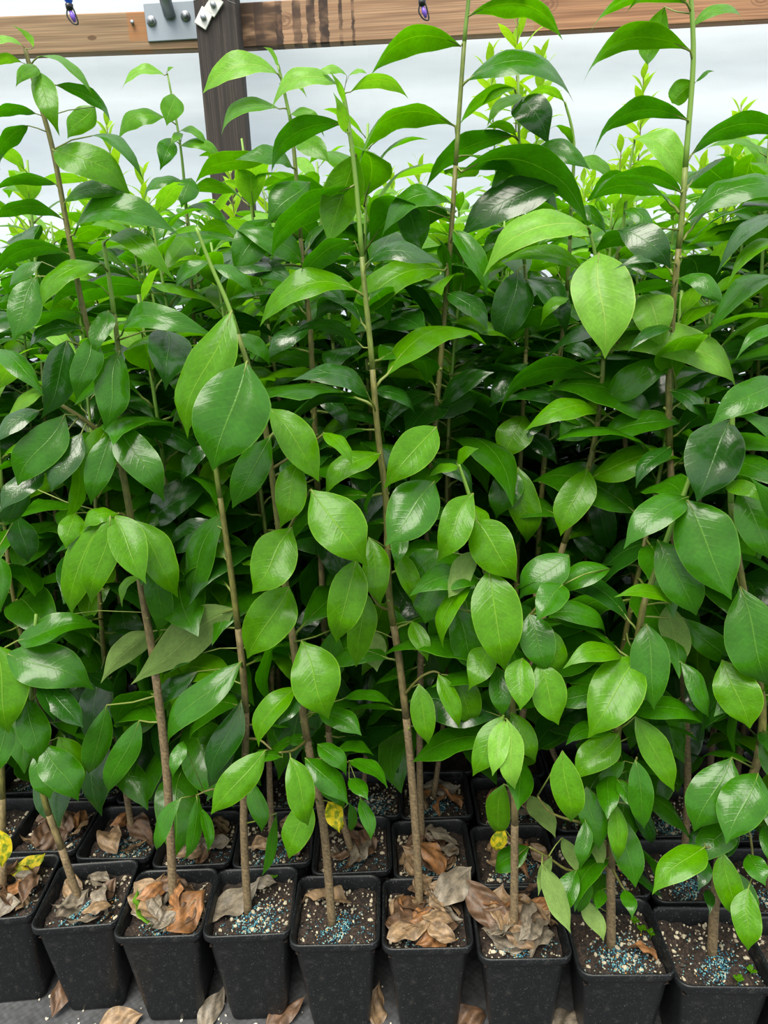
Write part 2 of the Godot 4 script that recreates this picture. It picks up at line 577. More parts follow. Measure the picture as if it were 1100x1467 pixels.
# -------------------------------------------------------------------- the setting
func build_setting():
	var floor_mesh := PlaneMesh.new()
	floor_mesh.size = Vector2(9, 9)
	var fl := part("floor", slab(Vector3(10, 9, 0.06), 0.001), mats.floor, self, Transform3D(Basis(Vector3.RIGHT, -PI / 2), Vector3(0, -0.03, -2.5)))
	tag(fl, "dark grey woven weed mat floor under the pots", "", "", "structure")
	# the film wall: hangs in shallow folds behind the rails
	var st := SurfaceTool.new()
	st.begin(Mesh.PRIMITIVE_TRIANGLES)
	var nx := 60
	var ny := 70
	for j in ny + 1:
		for i in nx + 1:
			var x := lerpf(-4.2, 4.2, i / float(nx))
			var y := lerpf(0.0, 3.6, j / float(ny))
			var z := -3.14 + 0.008 * sin(y * 17.0 + 0.5 * sin(x * 1.4)) + 0.004 * sin(y * 29.0 + x * 0.7) + 0.012 * sin(x * 2.3 + y)
			st.set_uv(Vector2(i / float(nx), j / float(ny)))
			st.add_vertex(Vector3(x, y, z))
	for j in ny:
		for i in nx:
			var a := j * (nx + 1) + i
			for q in [a, a + nx + 1, a + 1, a + 1, a + nx + 1, a + nx + 2]: st.add_index(q)
	st.generate_normals()
	var film := part("wall_back", st.commit(), mats.film, self)
	tag(film, "milky white woven greenhouse film hanging behind the timber rails", "", "", "structure")
	build_frame()

func build_frame():
	var d := 2.92
	# left rail: its lower front edge runs from the frame's left side to the dark post
	var lo := at_d(0, 80, d)
	var hi := at_d(0, 23, d)
	var tall := hi.y - lo.y
	var post_at := at_d(319, 130, d - 0.09)
	var left_end := lo.x - 1.6
	var thick := 0.045
	var stain := noise(0.02, 61, 3)
	var left_len := post_at.x - left_end
	var right_end := at_d(1100, 42, d).x + 0.8
	# the worn orange patch beside the steel plate, in rail coordinates
	var p0 := (at_d(183, 40, d).x - left_end) / left_len
	var p1 := (at_d(214, 40, d).x - left_end) / left_len
	var left_wood := timber(1024, 96, Color(0.545, 0.45, 0.345), Color(0.44, 0.345, 0.25), 31, func(c, u, v, n):
		if u > p0 and u < p1 and v < 0.74:
			c = c.lerp(Color(0.62, 0.41, 0.24), 0.65 + 0.5 * n)
		var knot := Vector2((u - (p0 - 0.055)) * 9.0, v - 0.62).length()
		if knot < 0.06: c = c.lerp(Color(0.30, 0.20, 0.12), 0.7)
		return c)
	var rail := thing("timber_rail", "pale sawn timber rail left of the dark post, with steel plate", "rail", Vector3((left_end + post_at.x) / 2, lo.y, -d - thick / 2))
	var board := part("board", slab(Vector3(left_len, tall, thick), 0.004), left_wood, rail, Transform3D(Basis.IDENTITY, Vector3(0, tall / 2, 0)))
	var lx: float = rail.position.x
	# steel plate with two bolts and a stub of pipe
	var on := func(px, py, out): return at_d(px, py, d - out) - rail.position
	var pa: Vector3 = on.call(209, 34, 0.004)
	var pb: Vector3 = on.call(281, 28, 0.004)
	var plate := part("steel_plate", slab(Vector3(pb.x - pa.x, 0.118, 0.008), 0.002), mats.zinc, rail, Transform3D(Basis(Vector3.BACK, deg_to_rad(1.2)), (pa + pb) / 2 + Vector3(0, 0.0, 0)))
	tag(plate, "flat grey galvanised steel plate")
	for q in [[217, 30], [266, 24]]:
		var c: Vector3 = on.call(q[0], q[1], 0.009) - plate.position
		part("washer", tube([c, c + Vector3(0, 0, 0.004)], [0.017, 0.017], 16), mats.steel, plate)
		part("bolt", tube([c + Vector3(0, 0, 0.003), c + Vector3(0, 0, 0.014), c + Vector3(0, 0, 0.017)], [0.010, 0.010, 0.006], 6), mats.steel, plate)
	var pf: Vector3 = on.call(243, 22, 0.012)
	var pt: Vector3 = on.call(226, -40, 0.10)
	part("pipe_stub", tube([pf, pt], [0.021, 0.021], 14), mats.steel, rail)
	var nail: Vector3 = on.call(190, 34, 0.0)
	part("nail", tube([nail, nail + Vector3(0.002, 0.003, 0.012)], [0.005, 0.007], 7), mats.steel, rail)
	# right rail
	var lo2 := at_d(345, 69, d)
	var hi2 := at_d(345, 4, d)
	var tall2 := hi2.y - lo2.y
	var right_len := right_end - post_at.x
	var along := func(px): return (at_d(px, 40, d).x - post_at.x) / right_len
	var streaks := []
	for s in [[395, 405, 0.9], [420, 432, 0.7], [440, 452, 0.85], [458, 471, 1.0], [486, 491, 0.8], [504, 508, 0.8], [365, 378, 0.6]]:
		streaks.append([along.call(s[0]), along.call(s[1]), s[2]])
	var blotch: float = along.call(400)
	var reddish: float = along.call(760)
	var right_wood := timber(1280, 96, Color(0.60, 0.475, 0.37), Color(0.48, 0.355, 0.265), 47, func(c, u, v, n):
		var w: float = stain.get_noise_2d(u * 900, v * 60)
		if u < blotch + 0.012 * w: c = c.lerp(Color(0.27, 0.19, 0.13), clampf(0.75 + 1.6 * stain.get_noise_2d(u * 700 + 90, v * 130), 0, 1))
		for s in streaks:
			var edge: float = 0.0016 * stain.get_noise_2d(u * 50 + 20, v * 240)
			if u > s[0] + edge and u < s[1] + edge: c = c.lerp(Color(0.19, 0.13, 0.10), clampf(s[2] * (0.75 + 1.2 * stain.get_noise_2d(u * 1300, v * 90)), 0, 1))
		if u > reddish: c = c * Color(1.0, 0.93, 0.88)
		for k in [[0.02, 0.45], [0.355, 0.40], [0.62, 0.5]]:
			var ring := Vector2((u - k[0] - 0.06) * 14.0, v - k[1]).length()
			if ring < 0.2: c = c.lerp(Color(0.36, 0.24, 0.17), 0.5 * (0.5 + 0.5 * sin(ring * 70.0)))
		return c)
	var rail2 := thing("timber_rail", "long timber rail right of the dark post, streaked with dark stains", "rail", Vector3((right_end + post_at.x) / 2, lo2.y, -d - thick / 2))
	part("board", slab(Vector3(right_len, tall2, thick), 0.004), right_wood, rail2, Transform3D(Basis.IDENTITY, Vector3(0, tall2 / 2, 0)))
	rail2.rotation_degrees.y = -3.0
	rail2.position.z += sin(deg_to_rad(3.0)) * right_len * 0.5
	# the dark post in front of the rails' ends
	var w_post := at_d(345, 130, d - 0.09).x - at_d(285, 130, d - 0.09).x
	var post_wood := timber(1024, 96, Color(0.185, 0.158, 0.148), Color(0.105, 0.088, 0.083), 91, func(c, u, v, n):
		if n > 0.25: c = c.lerp(Color(0.28, 0.245, 0.22), 0.6)
		return c)
	var post := thing("timber_post", "dark weathered square timber post against the white film", "post", Vector3(post_at.x, 0, post_at.z - w_post * 0.28))
	part("beam", slab(Vector3(3.3, w_post, w_post * 0.56), 0.006), post_wood, post, Transform3D(Basis(Vector3.BACK, PI / 2), Vector3(0, 1.65, 0)))
	for q in [[292, 26], [306, 8]]:
		var c := at_d(q[0], q[1], d - 0.097) - post.position
		var turn := deg_to_rad(33 if q[1] > 20 else 40)
		var pl := part("bracket_plate", slab(Vector3(0.044, 0.058, 0.006), 0.0015), mats.white_plate, post, Transform3D(Basis(Vector3.BACK, -turn), c))
		tag(pl, "small white square plate set on its corner")
		part("bolt", tube([Vector3(0, 0, 0.002), Vector3(0, 0, 0.014), Vector3(0, 0, 0.017)], [0.010, 0.010, 0.007], 8), mats.steel, pl)
	var wire_pts := []
	for q in [[277, 2], [290, -3], [312, -6], [328, 2], [338, 6]]: wire_pts.append(at_d(q[0], q[1], d - 0.105) - post.position)
	part("wire", tube(smooth_path(wire_pts, 4), filled(17, 0.0018), 6), mats.wire, post)
	# misting heads that hang from the pipe above
	sprinkler(103, 36, 2.55, "blue and black misting head hanging before the left rail")
	sprinkler(605, 30, 2.55, "black misting head hanging above the young leaves, beside the tallest stem")

func filled(n: int, v: float) -> Array:
	var a := []
	a.resize(n)
	a.fill(v)
	return a

func sprinkler(px: float, py: float, d: float, label: String):
	var low := at_d(px + 6, py, d)
	var o := thing("misting_head", label, "sprinkler", low, "misting heads")
	var k := 0.00215
	var q := func(x, y): return Vector3((x) * k, (-y) * k, 0)
	part("hose", tube([q.call(-7, -36), q.call(-6, -90), q.call(-5, -260)], [0.009, 0.009, 0.009], 10), mats.tan_hose, o)
	part("collar", tube([q.call(-6, -37), q.call(-6, -30), q.call(-6, -29), q.call(-6, -25)], [0.012, 0.012, 0.009, 0.009], 12), mats.blue_plastic, o)
	part("body", tube([q.call(-6, -26), q.call(-6, -21), q.call(-5, -18)], [0.012, 0.011, 0.006], 12), mats.black_plastic, o)
	part("bracket", tube(smooth_path([q.call(-9, -22), q.call(-11, -12), q.call(-5, -3), q.call(2, -1), q.call(3, -6), q.call(-1, -21)], 4), filled(21, 0.0024), 6), mats.black_plastic, o)
	part("spinner", tube([q.call(-5, -17), q.call(-3, -11), q.call(-1, -4)], [0.005, 0.008, 0.004], 10), mats.purple_plastic, o)

# -------------------------------------------------------------------- plants
# middle of each front pot's near rim edge in the picture, and how far the pot is turned
const FRONT := [[-30, 1318, 4], [92, 1328, 3], [214, 1342, 0], [342, 1340, 1], [470, 1354, -1], [605, 1359, -1], [746, 1374, -1], [894, 1397, -2], [1040, 1414, -3], [1190, 1432, -3]]
var centres := []                # of the front pots, on the floor
var step_x := Vector3.ZERO       # one pot to the right
var step_d := Vector3.ZERO       # one row back

func lay_rows():
	for f in FRONT:
		var p := at_y(f[0], f[1], RIM)
		p.y = 0
		centres.append(p)
	step_x = (centres[8] - centres[1]) / 7.0
	step_d = Vector3(step_x.z, 0, -step_x.x).normalized() * 0.166
	for k in centres.size(): centres[k] += step_d.normalized() * 0.0805

func pot_place(row: int, slot: int) -> Vector3:          # rows and slots count from 1
	var p: Vector3
	if slot >= 1 and slot <= 10: p = centres[slot - 1]
	elif slot < 1: p = centres[0] + step_x * (slot - 1)
	else: p = centres[9] + step_x * (slot - 10)
	if row == 1: return p
	var q: Vector3 = centres[4] + step_x * (slot - 5)
	return p.lerp(q, clampf((row - 1) * 0.4, 0, 1)) + step_d * (row - 1)

func potted(label: String, group: String, where: Vector3, turn: float, kind := 0, crumb := true) -> Node3D:
	var o := thing("potted_sapling", label, "potted sapling", where, group)
	var xf := Transform3D(Basis(Vector3.UP, deg_to_rad(turn)), Vector3.ZERO)
	part("pot", pot_parts.pot, mats.pot, o, xf)
	part("soil", pot_parts.soil[kind % 4], mats.soil, o, xf)
	if crumb:
		var quarter := Transform3D(Basis(Vector3.UP, deg_to_rad(turn + (0.0 if kind < 4 else 90.0 * kind))), Vector3.ZERO)
		tag(part("fertiliser_beads", pot_parts.beads[kind % 4], mats.beads, o, xf), "blue and teal fertiliser granules", "", "", "stuff")
		tag(part("perlite_grit", pot_parts.grit[(kind + 1) % 4], mats.grit, o, quarter), "cream perlite crumbs", "", "", "stuff")
	return o

# a stem in three lengths: woody foot, olive middle, green shoot
func add_stem(o: Node3D, pts: Array, foot: float, tip: float, woody := 0.40, green := 0.75):
	var path := smooth_path(pts, 4)
	var n := path.size()
	var radii := []
	for i in n: radii.append(lerpf(foot, tip, pow(i / float(n - 1), 0.85)))
	var cut1 := clampi(int(n * woody), 0, n - 1)
	var cut2 := clampi(int(n * green), 0, n - 1)
	var cut0 := clampi(int(n * (woody - 0.13)), 0, cut1)
	var cut3 := clampi(int(n * (green - 0.12)), cut1, cut2)
	var off := o.position
	var local := path.map(func(p): return p - off)
	for seg in [["stem", 0, cut0, mats.bark], ["stem", cut0, cut1, mats.bark_green], ["green_stem", cut1, cut3, mats.olive], ["green_stem", cut3, cut2, mats.olive_green], ["shoot", cut2, n - 1, mats.shoot]]:
		if seg[2] - seg[1] < 1: continue
		part(seg[0], tube(local.slice(seg[1], seg[2] + 1), radii.slice(seg[1], seg[2] + 1), 9), seg[3], o)
	return path

# one leaf: [base x, y, tip x, y, roll, bow, width over length, tone, nearer tip in metres, nearer base in metres]
func place_leaf(o: Node3D, a: Array, path: Array, d_fixed := -1.0):
	var bx: float = a[0]
	var by: float = a[1]
	var roll: float = a[4]
	var facing := absf(roll) < 48 or absf(roll) > 140
	var nearer: float = a[9] if a.size() > 9 else (0.022 if facing else 0.004)
	var dz: float = a[8] if a.size() > 8 else (0.045 if facing else 0.012)
	# the stem point it grows from: nearest in sight, a little below the base
	var best := 0
	var best_gap := 1e9
	var eye := Vector3(0, CAM_H, 0)
	var aim := ray(bx, by).normalized()
	for i in path.size():
		var v: Vector3 = path[i] - eye
		var gap := (v - aim * v.dot(aim)).length() + (0.012 if v.normalized().y > aim.y else 0.0)
		if gap < best_gap:
			best_gap = gap
			best = i
	var foot: Vector3 = path[best]
	var d := -foot.z - nearer
	var b := at_d(bx, by, d)
	var t := at_d(a[2], a[3], d - dz)
	var axis := (t - b).normalized()
	var to_eye := (eye - (b + t) * 0.5).normalized()
	var c := (to_eye - axis * to_eye.dot(axis)).normalized()
	var u := axis.cross(c)
	var up_seen := cam_basis.y
	if u.dot(up_seen) < 0: u = -u
	if absf(u.dot(up_seen)) < 0.25 and u.dot(cam_basis.x) < 0: u = -u
	var n := c * cos(deg_to_rad(roll)) + u * sin(deg_to_rad(roll))
	var seen := (t - b) - to_eye * (t - b).dot(to_eye)
	var wide: float = a[6] * (0.94 if facing else 1.0) * seen.length() / (t - b).length()
	var r := RandomNumberGenerator.new()
	r.seed = int(bx * 131 + by * 17 + a[2])
	var off := o.position
	var mesh := leaf_mesh(b - off, t - off, n, wide, a[5], r.randf_range(0.10, 0.45), r.randf_range(0.1, 0.9), r.randf_range(-0.35, 0.35), r.randf_range(0.03, 0.10), r, foot - off, OUTLINE, 0.0, 15, 3)
	mesh.surface_set_material(1, mats.petiole)
	part("leaf", mesh, leaf_mats[int(a[7])], o)

# a plant copied from the picture: stem given as picture points at the depth of its pot
func hero(label: String, group: String, row: int, slot: int, turn: float, data: Dictionary) -> Node3D:
	var centre := pot_place(row, slot)
	var o := potted(label, group, centre, turn, slot, true)
	var foot: Vector3 = centre + Vector3(0, SOIL - 0.01, 0)
	if data.has("base"):
		foot = at_y(data.base[0], data.base[1], SOIL)
		foot.x = clampf(foot.x, centre.x - 0.05, centre.x + 0.05)
		foot.z = clampf(foot.z, centre.z - 0.05, centre.z + 0.05)
		foot.y -= 0.012
	var d: float = -foot.z + data.get("back", 0.0)
	var pts := [foot]
	for p in data.stem: pts.append(at_d(p[0], p[1], d - (p[2] if p.size() > 2 else 0.0)))
	var size: Array = data.get("size", [0.0082, 0.0028])
	var path: Array = add_stem(o, pts, size[0], size[1], data.get("woody", 0.6) * 0.60, data.get("green", 0.85) * 0.92)
	var grow := path.duplicate()
	for f in data.get("twigs", []):
		var fp := []
		for p in f: fp.append(at_d(p[0], p[1], d - (p[2] if p.size() > 2 else 0.01)))
		var near: Vector3 = path[0]
		for q in path:
			if q.distance_to(fp[0]) < near.distance_to(fp[0]): near = q
		fp[0] = near
		var sm := smooth_path(fp, 4)
		var off := o.position
		var radii := []
		var foot_r: float = data.get("twig", 0.0026)
		for i in sm.size(): radii.append(lerpf(foot_r, 0.0014 if foot_r < 0.004 else 0.0028, i / float(sm.size() - 1)))
		part("twig", tube(sm.map(func(p): return p - off), radii, 7), mats.olive, o)
		grow.append_array(sm)
	for a in data.leaves: place_leaf(o, a, grow)
	var r := RandomNumberGenerator.new()
	r.seed = row * 100 + slot
	if data.has("bushy"): clothe(o, path, data.bushy[0], data.bushy[2], r, 0.0, data.bushy[1], data.bushy[3])
	clothe(o, path, 0.62 if row == 1 else 0.5, 0.045 if row == 1 else 0.034, r, 0.26 if row < 3 else 0.3)
	return o

# a plant grown by rule: alternate leaves up a slightly swaying stem
func sapling(label: String, group: String, row: int, slot: int, tall: float, from: float, gap: float, r: RandomNumberGenerator, crumb: bool) -> Node3D:
	var centre := pot_place(row, slot) + Vector3(r.randf_range(-0.006, 0.006), 0, r.randf_range(-0.006, 0.006))
	var o := potted(label, group, centre, r.randf_range(-3, 3), slot + row, crumb)
	var sway := Vector2(r.randf_range(-0.07, 0.07), r.randf_range(-0.05, 0.05))
	var pts := []
	for k in 6:
		var t := k / 5.0
		pts.append(centre + Vector3(sway.x * t + 0.012 * sin(t * 7 + slot), lerpf(SOIL - 0.01, tall, t), sway.y * t + 0.012 * cos(t * 6 + row)))
	var path: Array = add_stem(o, pts, r.randf_range(0.0062, 0.0080), 0.0022, 0.40, 0.75)
	clothe(o, path, from, gap, r, 0.0)
	return o

func clothe(o: Node3D, path: Array, from: float, gap: float, r: RandomNumberGenerator, pull: float, upto := 9.0, most := 0.170):
	var tall: float = path[-1].y
	var h := from
	var turn := r.randf() * TAU
	while h < minf(tall - 0.01, upto):
		var k := 0
		while k < path.size() - 2 and path[k + 1].y < h: k += 1
		var a: Vector3 = path[k]
		var b: Vector3 = path[k + 1]
		var p := a.lerp(b, clampf((h - a.y) / maxf(b.y - a.y, 0.001), 0, 1)) - o.position
		turn += 2.4 + r.randf_range(-0.5, 0.5)
		if pull > 0.0:
			turn = PI * r.randf_range(1.05, 1.95)                 # the leaves of the side turned from the aisle
			if tall - h < pull: break
		var age := tall - h                                    # distance below the tip
		var size := clampf(0.070 + age * 0.55, 0.07, most) * r.randf_range(0.82, 1.18)
		var lift := deg_to_rad(lerpf(28, -30, clampf(age / 0.75, 0, 1)) + r.randf_range(-22, 18))
		if age > 0.55 and r.randf() < 0.45: lift = deg_to_rad(r.randf_range(-75, -40))
		var axis := Vector3(cos(turn) * cos(lift), sin(lift), sin(turn) * cos(lift))
		var n := (Vector3.UP - axis * axis.y).normalized().rotated(axis, r.randf_range(-0.5, 0.5))
		var xf := Transform3D(Basis(axis, n, axis.cross(n)) * Basis.from_scale(Vector3.ONE * size), p + axis * size * 0.13)
		var tone := 3 if age < 0.05 else (2 if age < 0.15 else (1 if r.randf() < 0.6 else 0))
		if age >= 0.07 and r.randf() < 0.18: tone = mini(tone + 1, 3)
		var mesh: Mesh = young_variants[r.randi() % 4] if age < 0.06 else variants[r.randi() % variants.size()]
		part("leaf", mesh, leaf_mats[tone], o, xf)
		h += gap * r.randf_range(0.6, 1.4) * (0.75 if age < 0.15 else 1.0)

func build_front_row():
	lay_rows()
	var g := "front row of potted saplings"
	hero("potted sapling cut off by the left edge of the photo, front row", g, 1, 1, 4, {
		"base": [2, 1285], "stem": [[4, 1200], [2, 1080], [-4, 940], [-12, 800]], "leaves": [
		[-6, 925, 13, 1052, 0, 0.05, 0.62, 2, 0.06], [8, 935, 127, 978, 12, 0.06, 0.58, 1, 0.03], [25, 918, 134, 890, 30, 0.08, 0.5, 1, 0.0], [38, 1000, 56, 1095, 10, 0.05, 0.5, 1],
		[-8, 795, 2, 876, 5, 0.05, 0.45, 1], [-2, 1188, 4, 1242, 10, 0.1, 0.6, 4], [10, 1030, -6, 1110, 0, 0.05, 0.5, 1], [25, 738, 41, 806, 10, 0.05, 0.6, 0, 0.02, -0.05]]})
	hero("slim potted sapling with a leaning bare foot, second pot of the front row", g, 1, 2, 3, {
		"base": [114, 1290], "stem": [[88, 1215], [65, 1150], [50, 1070], [45, 980], [52, 880]], "leaves": [
		[64, 1065, 112, 1147, 0, 0.05, 0.58, 1], [56, 1072, 70, 1146, -10, 0.05, 0.6, 1], [84, 1056, 121, 1132, 10, 0.05, 0.5, 2, 0.02, 0.0], [66, 985, 119, 1041, 10, 0.06, 0.5, 0],
		[55, 978, 80, 1030, 20, 0.05, 0.5, 0], [120, 965, 167, 990, 35, 0.06, 0.5, 0, 0.0, -0.06], [58, 905, 30, 965, 20, 0.08, 0.5, 1, 0.02, -0.03]]})
	hero("tall forked potted sapling with a bare woody stem, third pot of the front row", g, 1, 3, 0, {
		"base": [248, 1305], "stem": [[240, 1120], [222, 960], [204, 850], [184, 720], [167, 620], [172, 540], [166, 470], [155, 390], [148, 345]],
		"size": [0.0086, 0.0026], "twig": 0.0048, "woody": 0.62, "green": 0.86,
		"twigs": [[[168, 625], [148, 545, 0.02], [122, 455, 0.03], [99, 340, 0.03], [76, 215, 0.03], [52, 130, 0.03], [36, 70, 0.03]], [[170, 640], [125, 605, 0.03], [84, 578, 0.04]], [[192, 745], [175, 738, 0.03], [160, 737, 0.04]]],
		"leaves": [
		[33, 66, -18, 72, 60, 0.25, 0.45, 3], [32, 90, -16, 90, 125, 0.2, 0.5, 3], [48, 68, 27, 38, 40, 0.1, 0.45, 3], [54, 82, 139, 136, 62, 0.16, 0.34, 2], [80, 122, 164, 170, 125, 0.12, 0.36, 1],
		[50, 100, 80, 176, 5, 0.04, 0.55, 2], [52, 95, 24, 120, 20, 0.1, 0.6, 2], [52, 163, -22, 172, 125, 0.2, 0.42, 1], [40, 180, -12, 232, 130, 0.1, 0.5, 1], [80, 264, -14, 268, 125, 0.16, 0.4, 1],
		[77, 216, 188, 274, 28, 0.2, 0.55, 2, 0.0], [130, 195, 208, 246, 55, 0.18, 0.42, 1], [90, 314, -16, 312, 122, 0.2, 0.38, 1], [92, 291, 189, 274, 55, 0.14, 0.40, 1], [106, 336, 250, 322, 52, 0.24, 0.40, 1],
		[98, 364, -14, 384, 124, 0.18, 0.36, 1], [136, 153, 94, 198, 20, 0.05, 0.6, 2, 0.0, -0.12],
		[145, 378, 46, 450, 45, 0.22, 0.40, 2], [146, 411, 68, 432, 125, 0.14, 0.36, 1], [152, 345, 247, 389, 42, 0.2, 0.40, 2], [52, 396, 17, 486, 10, 0.05, 0.52, 1], [120, 450, 18, 482, 124, 0.18, 0.4, 1],
		[120, 470, 34, 494, 55, 0.14, 0.42, 0], [-6, 500, 62, 558, 30, 0.1, 0.5, 1], [96, 488, 68, 598, 18, 0.06, 0.46, 0], [130, 484, 112, 573, 8, 0.06, 0.48, 1], [155, 445, 137, 506, 15, 0.05, 0.5, 1],
		[172, 503, 150, 613, 0, 0.04, 0.48, 1, 0.06], [174, 480, 300, 468, 42, 0.22, 0.36, 1], [238, 472, 242, 546, 15, 0.06, 0.95, 0, 0.07], [57, 588, -12, 632, 45, 0.1, 0.5, 0], [93, 594, 22, 696, 12, 0.05, 0.5, 1],
		[117, 620, 72, 704, 18, 0.05, 0.48, 0], [62, 670, -2, 732, 30, 0.08, 0.5, 0], [158, 608, 114, 684, 0, 0.03, 0.42, 2], [160, 622, 127, 722, 10, 0.05, 0.40, 1], [170, 604, 231, 711, 0, 0.04, 0.46, 1, 0.05],
		[110, 664, 99, 753, 40, 0.12, 0.36, 2], [213, 748, 303, 690, 30, 0.08, 0.62, 0, 0.0, -0.06], [205, 612, 297, 656, 55, 0.12, 0.45, 0, 0.0, -0.05],
		[163, 738, 208, 834, 0, 0.05, 0.52, 2, 0.06, 0.05], [158, 740, 130, 869, 0, 0.05, 0.36, 2, 0.05, 0.05], [150, 742, 94, 883, 38, 0.08, 0.40, 2, 0.03, 0.04], [190, 745, 258, 851, 10, 0.06, 0.44, 2, 0.04, 0.03],
		[170, 736, 114, 754, 50, 0.2, 0.62, 2, 0.02, 0.04], [222, 800, 232, 913, 14, 0.05, 0.36, 1, 0.02, 0.0], [206, 826, 174, 870, 60, 0.3, 0.42, 3, 0.02, 0.03], [108, 735, 94, 784, 10, 0.1, 0.7, 2],
		[153, 1010, 127, 1116, 10, 0.05, 0.40, 1, 0.03, -0.03], [200, 1032, 150, 1143, 10, 0.06, 0.36, 1, 0.03, -0.02], [100, 880, 60, 905, 40, 0.1, 0.5, 1, 0.0, -0.1], [28, 690, 10, 760, 10, 0.1, 0.5, 0, 0.0, -0.1],
		[60, 375, 10, 410, 45, 0.1, 0.5, 1, 0.0, -0.05], [110, 545, 70, 575, 40, 0.1, 0.5, 0, 0.0, -0.06]]})
	hero("potted sapling with a large pale leaf underside hanging left, fourth front pot", g, 1, 4, 1, {
		"base": [355, 1308], "stem": [[349, 1180], [352, 1020], [341, 900], [326, 785], [312, 690], [298, 600], [288, 520]], "size": [0.0080, 0.003], "woody": 0.7,
		"twigs": [[[350, 1130], [310, 1130, 0.03], [280, 1140, 0.04]], [[352, 1060], [372, 1060, 0.03], [390, 1075, 0.05]]],
		"leaves": [
		[336, 872, 196, 966, 165, 0.06, 0.42, 5, 0.0, 0.0], [215, 905, 148, 966, 160, 0.08, 0.5, 5, 0.0, -0.03], [346, 948, 228, 1065, 22, 0.10, 0.34, 1, 0.05], [292, 935, 224, 966, 50, 0.1, 0.5, 0, 0.0, -0.03], [283, 962, 222, 1009, 30, 0.08, 0.45, 0, 0.0, -0.03],
		[346, 1003, 300, 1121, 18, 0.06, 0.38, 0], [348, 1035, 294, 1132, 20, 0.06, 0.34, 0, 0.02, 0.0], [322, 735, 262, 866, 30, 0.08, 0.36, 1, 0.0, -0.02], [322, 795, 254, 836, 55, 0.2, 0.40, 1, 0.0, -0.03], [300, 745, 244, 795, 20, 0.1, 0.6, 0, 0.0, -0.04],
		[380, 1075, 301, 1168, 0, 0.05, 0.44, 2, 0.06, 0.05], [262, 1062, 245, 1111, 15, 0.05, 0.5, 1], [260, 1143, 214, 1221, 28, 0.08, 0.36, 1, 0.03], [282, 1142, 271, 1237, 40, 0.05, 0.30, 1], [287, 1156, 303, 1219, 30, 0.05, 0.32, 1],
		[362, 1118, 376, 1193, 5, 0.04, 0.40, 1], [396, 1165, 378, 1257, 45, 0.04, 0.24, 1], [340, 860, 300, 905, 30, 0.1, 0.5, 0, 0, -0.05], [318, 1090, 330, 1170, 20, 0.05, 0.4, 0, 0.0, -0.02],
		[300, 640, 255, 690, 40, 0.1, 0.5, 0, 0.0, -0.04], [290, 560, 330, 640, 20, 0.1, 0.5, 0, 0.0, -0.06], [288, 520, 260, 560, 20, 0.1, 0.6, 1, 0.0, -0.06]]})
	hero("potted sapling carrying the biggest broad leaf, fifth pot of the front row", g, 1, 5, -1, {
		"base": [476, 1328], "stem": [[463, 1180], [440, 1060], [420, 920], [404, 800], [397, 740], [378, 600], [354, 520], [328, 440], [302, 380], [281, 326]], "size": [0.0082, 0.0022], "woody": 0.55, "green": 0.8,
		"twigs": [[[402, 780], [428, 730, 0.03], [446, 700, 0.05]], [[450, 1100], [470, 1085, 0.03], [500, 1092, 0.05]], [[445, 1080], [420, 1075, 0.04], [400, 1078, 0.06]], [[390, 690], [440, 640, 0.02], [463, 622, 0.04]]],
		"leaves": [
		[353, 520, 305, 673, 0, 0.05, 0.70, 1, 0.06, 0.09], [332, 446, 260, 626, 28, 0.06, 0.38, 2, 0.04, 0.03], [388, 625, 333, 728, 0, 0.05, 0.44, 1], [430, 658, 402, 753, 0, 0.05, 0.50, 2], [385, 585, 458, 689, 18, 0.14, 0.46, 2],
		[463, 620, 506, 661, 38, 0.12, 0.55, 2], [446, 702, 523, 806, 0, 0.05, 0.64, 2, 0.06, 0.03], [418, 756, 362, 849, 0, 0.05, 0.66, 2, 0.06], [414, 841, 354, 944, 0, 0.06, 0.62, 2, 0.06], [432, 918, 470, 1028, 0, 0.06, 0.68, 2, 0.07, 0.04],
		[424, 985, 367, 1069, 40, 0.18, 0.46, 2], [455, 1020, 518, 1052, 38, 0.12, 0.55, 1], [432, 995, 398, 1036, 30, 0.1, 0.7, 0], [490, 1002, 564, 1002, 52, 0.12, 0.36, 1],
		[416, 1085, 446, 1186, 8, 0.08, 0.46, 2, 0.05, 0.05], [440, 1140, 413, 1233, 0, 0.06, 0.52, 2, 0.05, 0.04], [437, 1086, 500, 1152, 25, 0.1, 0.48, 1, 0.04, 0.05], [455, 1066, 499, 1106, 30, 0.1, 0.55, 1, 0.03, 0.04], [500, 1090, 556, 1121, 42, 0.12, 0.55, 1],
		[455, 1110, 498, 1158, 18, 0.06, 0.5, 1, 0.02, 0.02], [500, 1115, 527, 1143, 30, 0.06, 0.7, 1], [470, 1148, 487, 1188, 15, 0.05, 0.7, 4], [478, 1165, 490, 1192, 5, 0.05, 0.6, 4, 0.0, 0.0], [516, 1143, 533, 1202, 25, 0.05, 0.42, 1], [500, 1150, 508, 1195, 20, 0.05, 0.4, 1, 0.0, 0.0],
		[484, 1072, 536, 1081, 50, 0.15, 0.6, 1], [440, 1060, 411, 1064, 40, 0.12, 0.8, 1, 0.0, 0.0], [405, 1085, 350, 1090, 50, 0.15, 0.5, 1, 0.0, 0.0], [470, 1000, 440, 1050, 20, 0.1, 0.5, 0, 0.0, -0.03], [480, 900, 466, 985, 10, 0.05, 0.5, 1, 0.0, -0.05],
		[302, 380, 370, 420, 45, 0.15, 0.42, 1, 0.0, -0.02], [300, 376, 250, 410, 50, 0.15, 0.45, 1, 0.0, -0.02], [340, 480, 390, 520, 30, 0.15, 0.5, 1, 0.0, -0.05]]})
